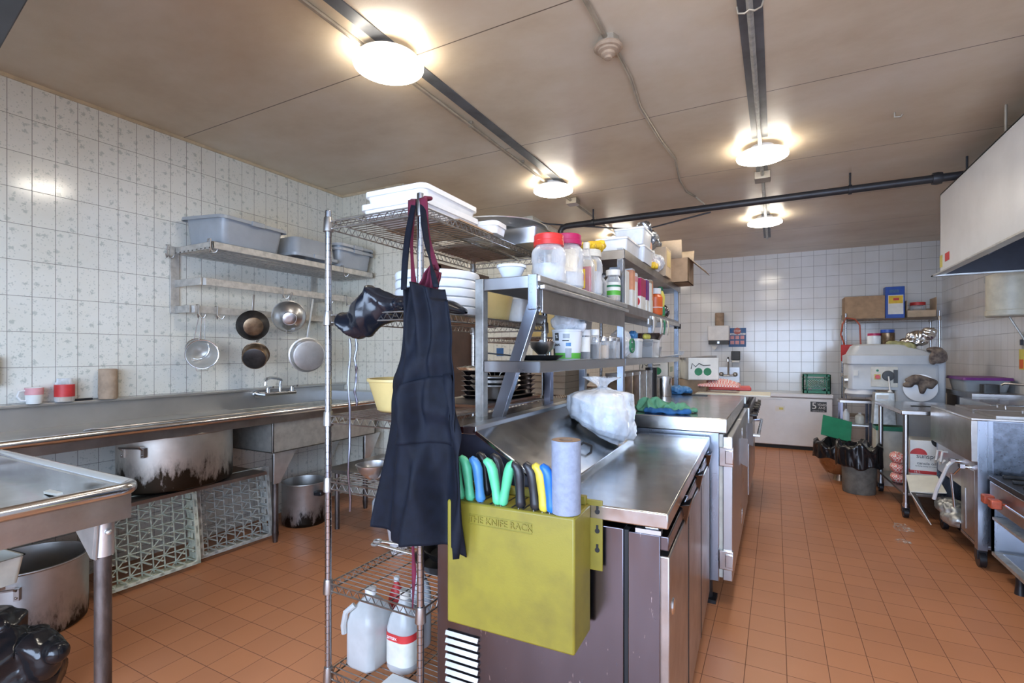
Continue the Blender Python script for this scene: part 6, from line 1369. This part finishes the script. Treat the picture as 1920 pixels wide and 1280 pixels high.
MB().cyl((.61, .06, 1.0), (.61, -.06, 1.0), .05, n=20).build('hub_neck', 'mixgrey', t)
MB().lathe([(.001, 0), (.135, 0), (.14, -.008), (.14, -.025), (.001, -.03)], n=40, mx=Matrix.Rotation(-PI/2, 4, 'X') @ Matrix.Rotation(.15, 4, 'Y'), c=(.61, -.06, .99)).build('hub_disc', 'enamel', t)
MB().cyl((-.03, .1, 1.05), (.03, .1, 1.05), .05, n=18).build('side_wheel', 'alu', t)
t2 = thing('plaid_cloth', 'brown plaid cloth draped over the round mixer hub', 'cloth', (1.31, 6.44, 1.0))
blob('body', 'plaid', [((-.02, 0, .07), (.12, .05, .05)), ((.05, 0, .05), (.09, .05, .06)), ((-.10, 0, .02), (.05, .04, .03)), ((.0, -.01, -.0), (.04, .03, .07))], t2, voxel=.008, disp=.016, nscale=.10, mode='fold')
tag(blob('brown_towel', 'plaid', [((0, 0, .03), (.07, .07, .03)), ((.02, -.06, -.03), (.07, .03, .08)), ((-.03, -.06, -.06), (.035, .025, .06))], voxel=.007, disp=.014, nscale=.09, mode='fold', loc=(1.44, 6.56, 1.35)), 'brown towel hanging off the right corner of the mixer top', 'towel')
tag(blob('olive_cloth', 'olive', [((0, 0, .02), (.13, .06, .035)), ((.06, -.05, -.01), (.05, .03, .05)), ((-.08, 0, .03), (.06, .05, .03))], voxel=.007, disp=.016, nscale=.08, mode='fold', loc=(1.20, 6.68, 1.42)), 'olive cloth lying on the mixer top below the foil', 'cloth')
tag(blob('foil_sheet', 'foil', [((0, 0, .03), (.12, .08, .04)), ((.06, 0, .09), (.12, .07, .05)), ((.13, 0, .13), (.06, .05, .04))], voxel=.008, disp=.035, nscale=.05, loc=(1.30, 6.72, 1.44)), 'crumpled aluminium foil sheet on top of the mixer', 'foil')
def sjar(label, x, y, z, r, h, body, lid, fillk=None):
    t = thing('lidded_jar', label, 'jar', (x, y, z)); MB().lathe([(r*.95, 0), (r, .005), (r, h*.75), (r*.85, h*.8)], n=24, cap1=True).build('body', body, t); MB().lathe([(r*.95, h*.78), (r*.95, h*.98), (.001, h)], n=24).build('lid', lid, t); return t
sjar('clear jar with red lid on the mixer top', .97, 6.82, 1.44, .065, .13, 'milky', 'maroonprint')
sjar('amber jar with blue lid on the mixer top', 1.09, 6.82, 1.44, .068, .17, 'panbase', 'blue')
t3 = thing('steel_stand', 'small steel stand with containers under the mixer head at left', 'stand', (.62, 6.55, 0))
b = MB()
MB().box(0, .30, 0, .28, .80, .83).build('top', 'steel_gr', t3, bevel=.003)
for x in (.02, .28):
    for y in (.02, .26): MB().box(x-.012, x+.012, y-.012, y+.012, 0.062 if x > .1 else 0, .80).build('leg', 'steel_dk', t3)
MB().box(.01, .29, .01, .27, .55, .565).build('shelf', 'alu', t3)
jug('white bottle on the small stand shelf under the mixer', (.69, 6.66, .566), .035, .16, 'white'); jug('round white pot beside the bottle on the stand shelf', (.82, 6.68, .566), .045, .12, 'offwhite')
t = thing('steel_hopper', 'tall dented steel hopper hanging under the mixer head', 'hopper', (.98, 6.33, .62)); MB().rrect([(.10, .07, .01, 0), (.085, .07, .01, .32)], cap1=True).build('body', 'galv', t); MB().box(-.07, .03, -.074, -.071, .26, .30).build('label_print', 'paper', t)
t = thing('bench_box', 'pale box with green tray on the floor under the hopper', 'box', (1.02, 6.33, 0)); MB().box(-.12, .1, -.1, .1, 0, .56).build('body', 'offwhite', t, bevel=.004); MB().box(-.12, .13, -.11, .1, .56, .6).build('tray', 'cgreen', t, bevel=.004)
# bins
t = thing('bowl_bin', 'bronze-toned mixing bowl used as bin with black liner', 'bin', (.60, 6.32, 0))
MB().cyl((0, 0, 0), (0, 0, .06), .07, .05).lathe([(.05, .05), (.13, .08), (.185, .17), (.20, .28), (.20, .36), (.21, .37)], n=40, cap1=False).build('bowl', 'bronze', t)
liner(t, .205, .37, .13, 1.0)
t = thing('waste_bin', 'dirty grey waste bin with black liner near the work table', 'bin', (.71, 5.84, 0))
MB().lathe([(.13, 0), (.135, .01), (.15, .42), (.155, .42)], n=36).build('body', 'bin', t)
liner(t, .16, .43, .17, 2.3)
t = tag(MB().box(-.14, .14, -.006, .006, 0, .26).build('cutting_board', 'cgreen', loc=(.56, 6.30, .44), rot=(-.7, .25, .1), bevel=.003), 'green plastic board leaning in the bowl bin', 'cutting board')
# back rack with boxes
t = wire_rack('wire_shelving_unit', 'wire shelving unit against the far wall behind the mixer', (.83, 8.02, 0), .98, .42, 1.88, (1.80, 1.05, .5))
t = thing('cardboard_box', 'closed brown cardboard box on top of the far wire rack', 'box', (.98, 8.2, 1.806)); MB().box(-.16, .28, -.16, .16, 0, .30).build('body', 'card', t, bevel=.003)
t = thing('detergent_box', 'upright blue and yellow printed box on the far wire rack', 'box', (1.352, 8.14, 1.806)); MB().box(-.085, .12, -.07, .07, 0, .41).build('body', 'blue', t, bevel=.003); MB().box(-.055, .105, -.0715, -.070, .05, .30).build('label_sheet', 'paper', t); MB().box(-.05, .10, -.0725, -.0715, .19, .29).build('label_print', 'yprint', t); MB().box(-.04, .06, -.0725, -.0715, .33, .37).build('label_print', 'posterblue', t); MB().box(.0, .06, -.0735, -.0725, .23, .26).build('label_print', 'redprint', t)
t = thing('carton_tray', 'low open carton tray with torn flaps on the far rack', 'box', (1.64, 8.2, 1.806)); b = MB(); b.box(-.15, .15, -.15, -.145, 0, .09); b.box(-.15, .15, .145, .15, 0, .13); b.box(-.15, -.145, -.15, .15, 0, .22); b.box(.145, .15, -.15, .15, 0, .25); b.box(-.15, .15, -.15, .15, 0, .005); b.build('body', 'cardlight', t)
sjar('clear jar with red lid inside the open carton tray', 1.63, 8.2, 1.812, .085, .20, 'glass', 'redprint')
t = thing('red_pouch', 'red zip pouch hanging from the left post of the far rack', 'pouch', (.87, 7.98, 1.24)); MB().box(-.10, .10, -.03, .02, 0, .22).build('body', 'redprint', t, bevel=.01); MB().box(.06, .19, -.02, .03, .0, .20).build('side_pocket', 'knob', t, bevel=.008)
MB().tube([(-.06, 0, .22), (-.10, 0, .36), (-.08, 0, .5), (-.04, .0, .58), (.06, .02, .56), (.11, 0, .48), (.12, 0, .22)], .010).build('strap', 'knob', t)
tag(MB().grid(6, 6, lambda u, v: Vector((.10*(u-.5)*(1+math.sin(v*5)*.3), .22*(v-.5), .003+.001*math.sin(u*9)))).build('flour_patch', 'flour', loc=(.86, 4.80, .0)), 'small patch of spilled white flour on the floor by the table', 'flour')
tag(MB().grid(6, 6, lambda u, v: Vector((.07*(u-.5)*(1+math.sin(v*4)*.4), .10*(v-.5), .003))).build('flour_patch', 'flour', loc=(.80, 4.45, .0)), 'smaller flour patch on the floor nearer the fryer', 'flour')
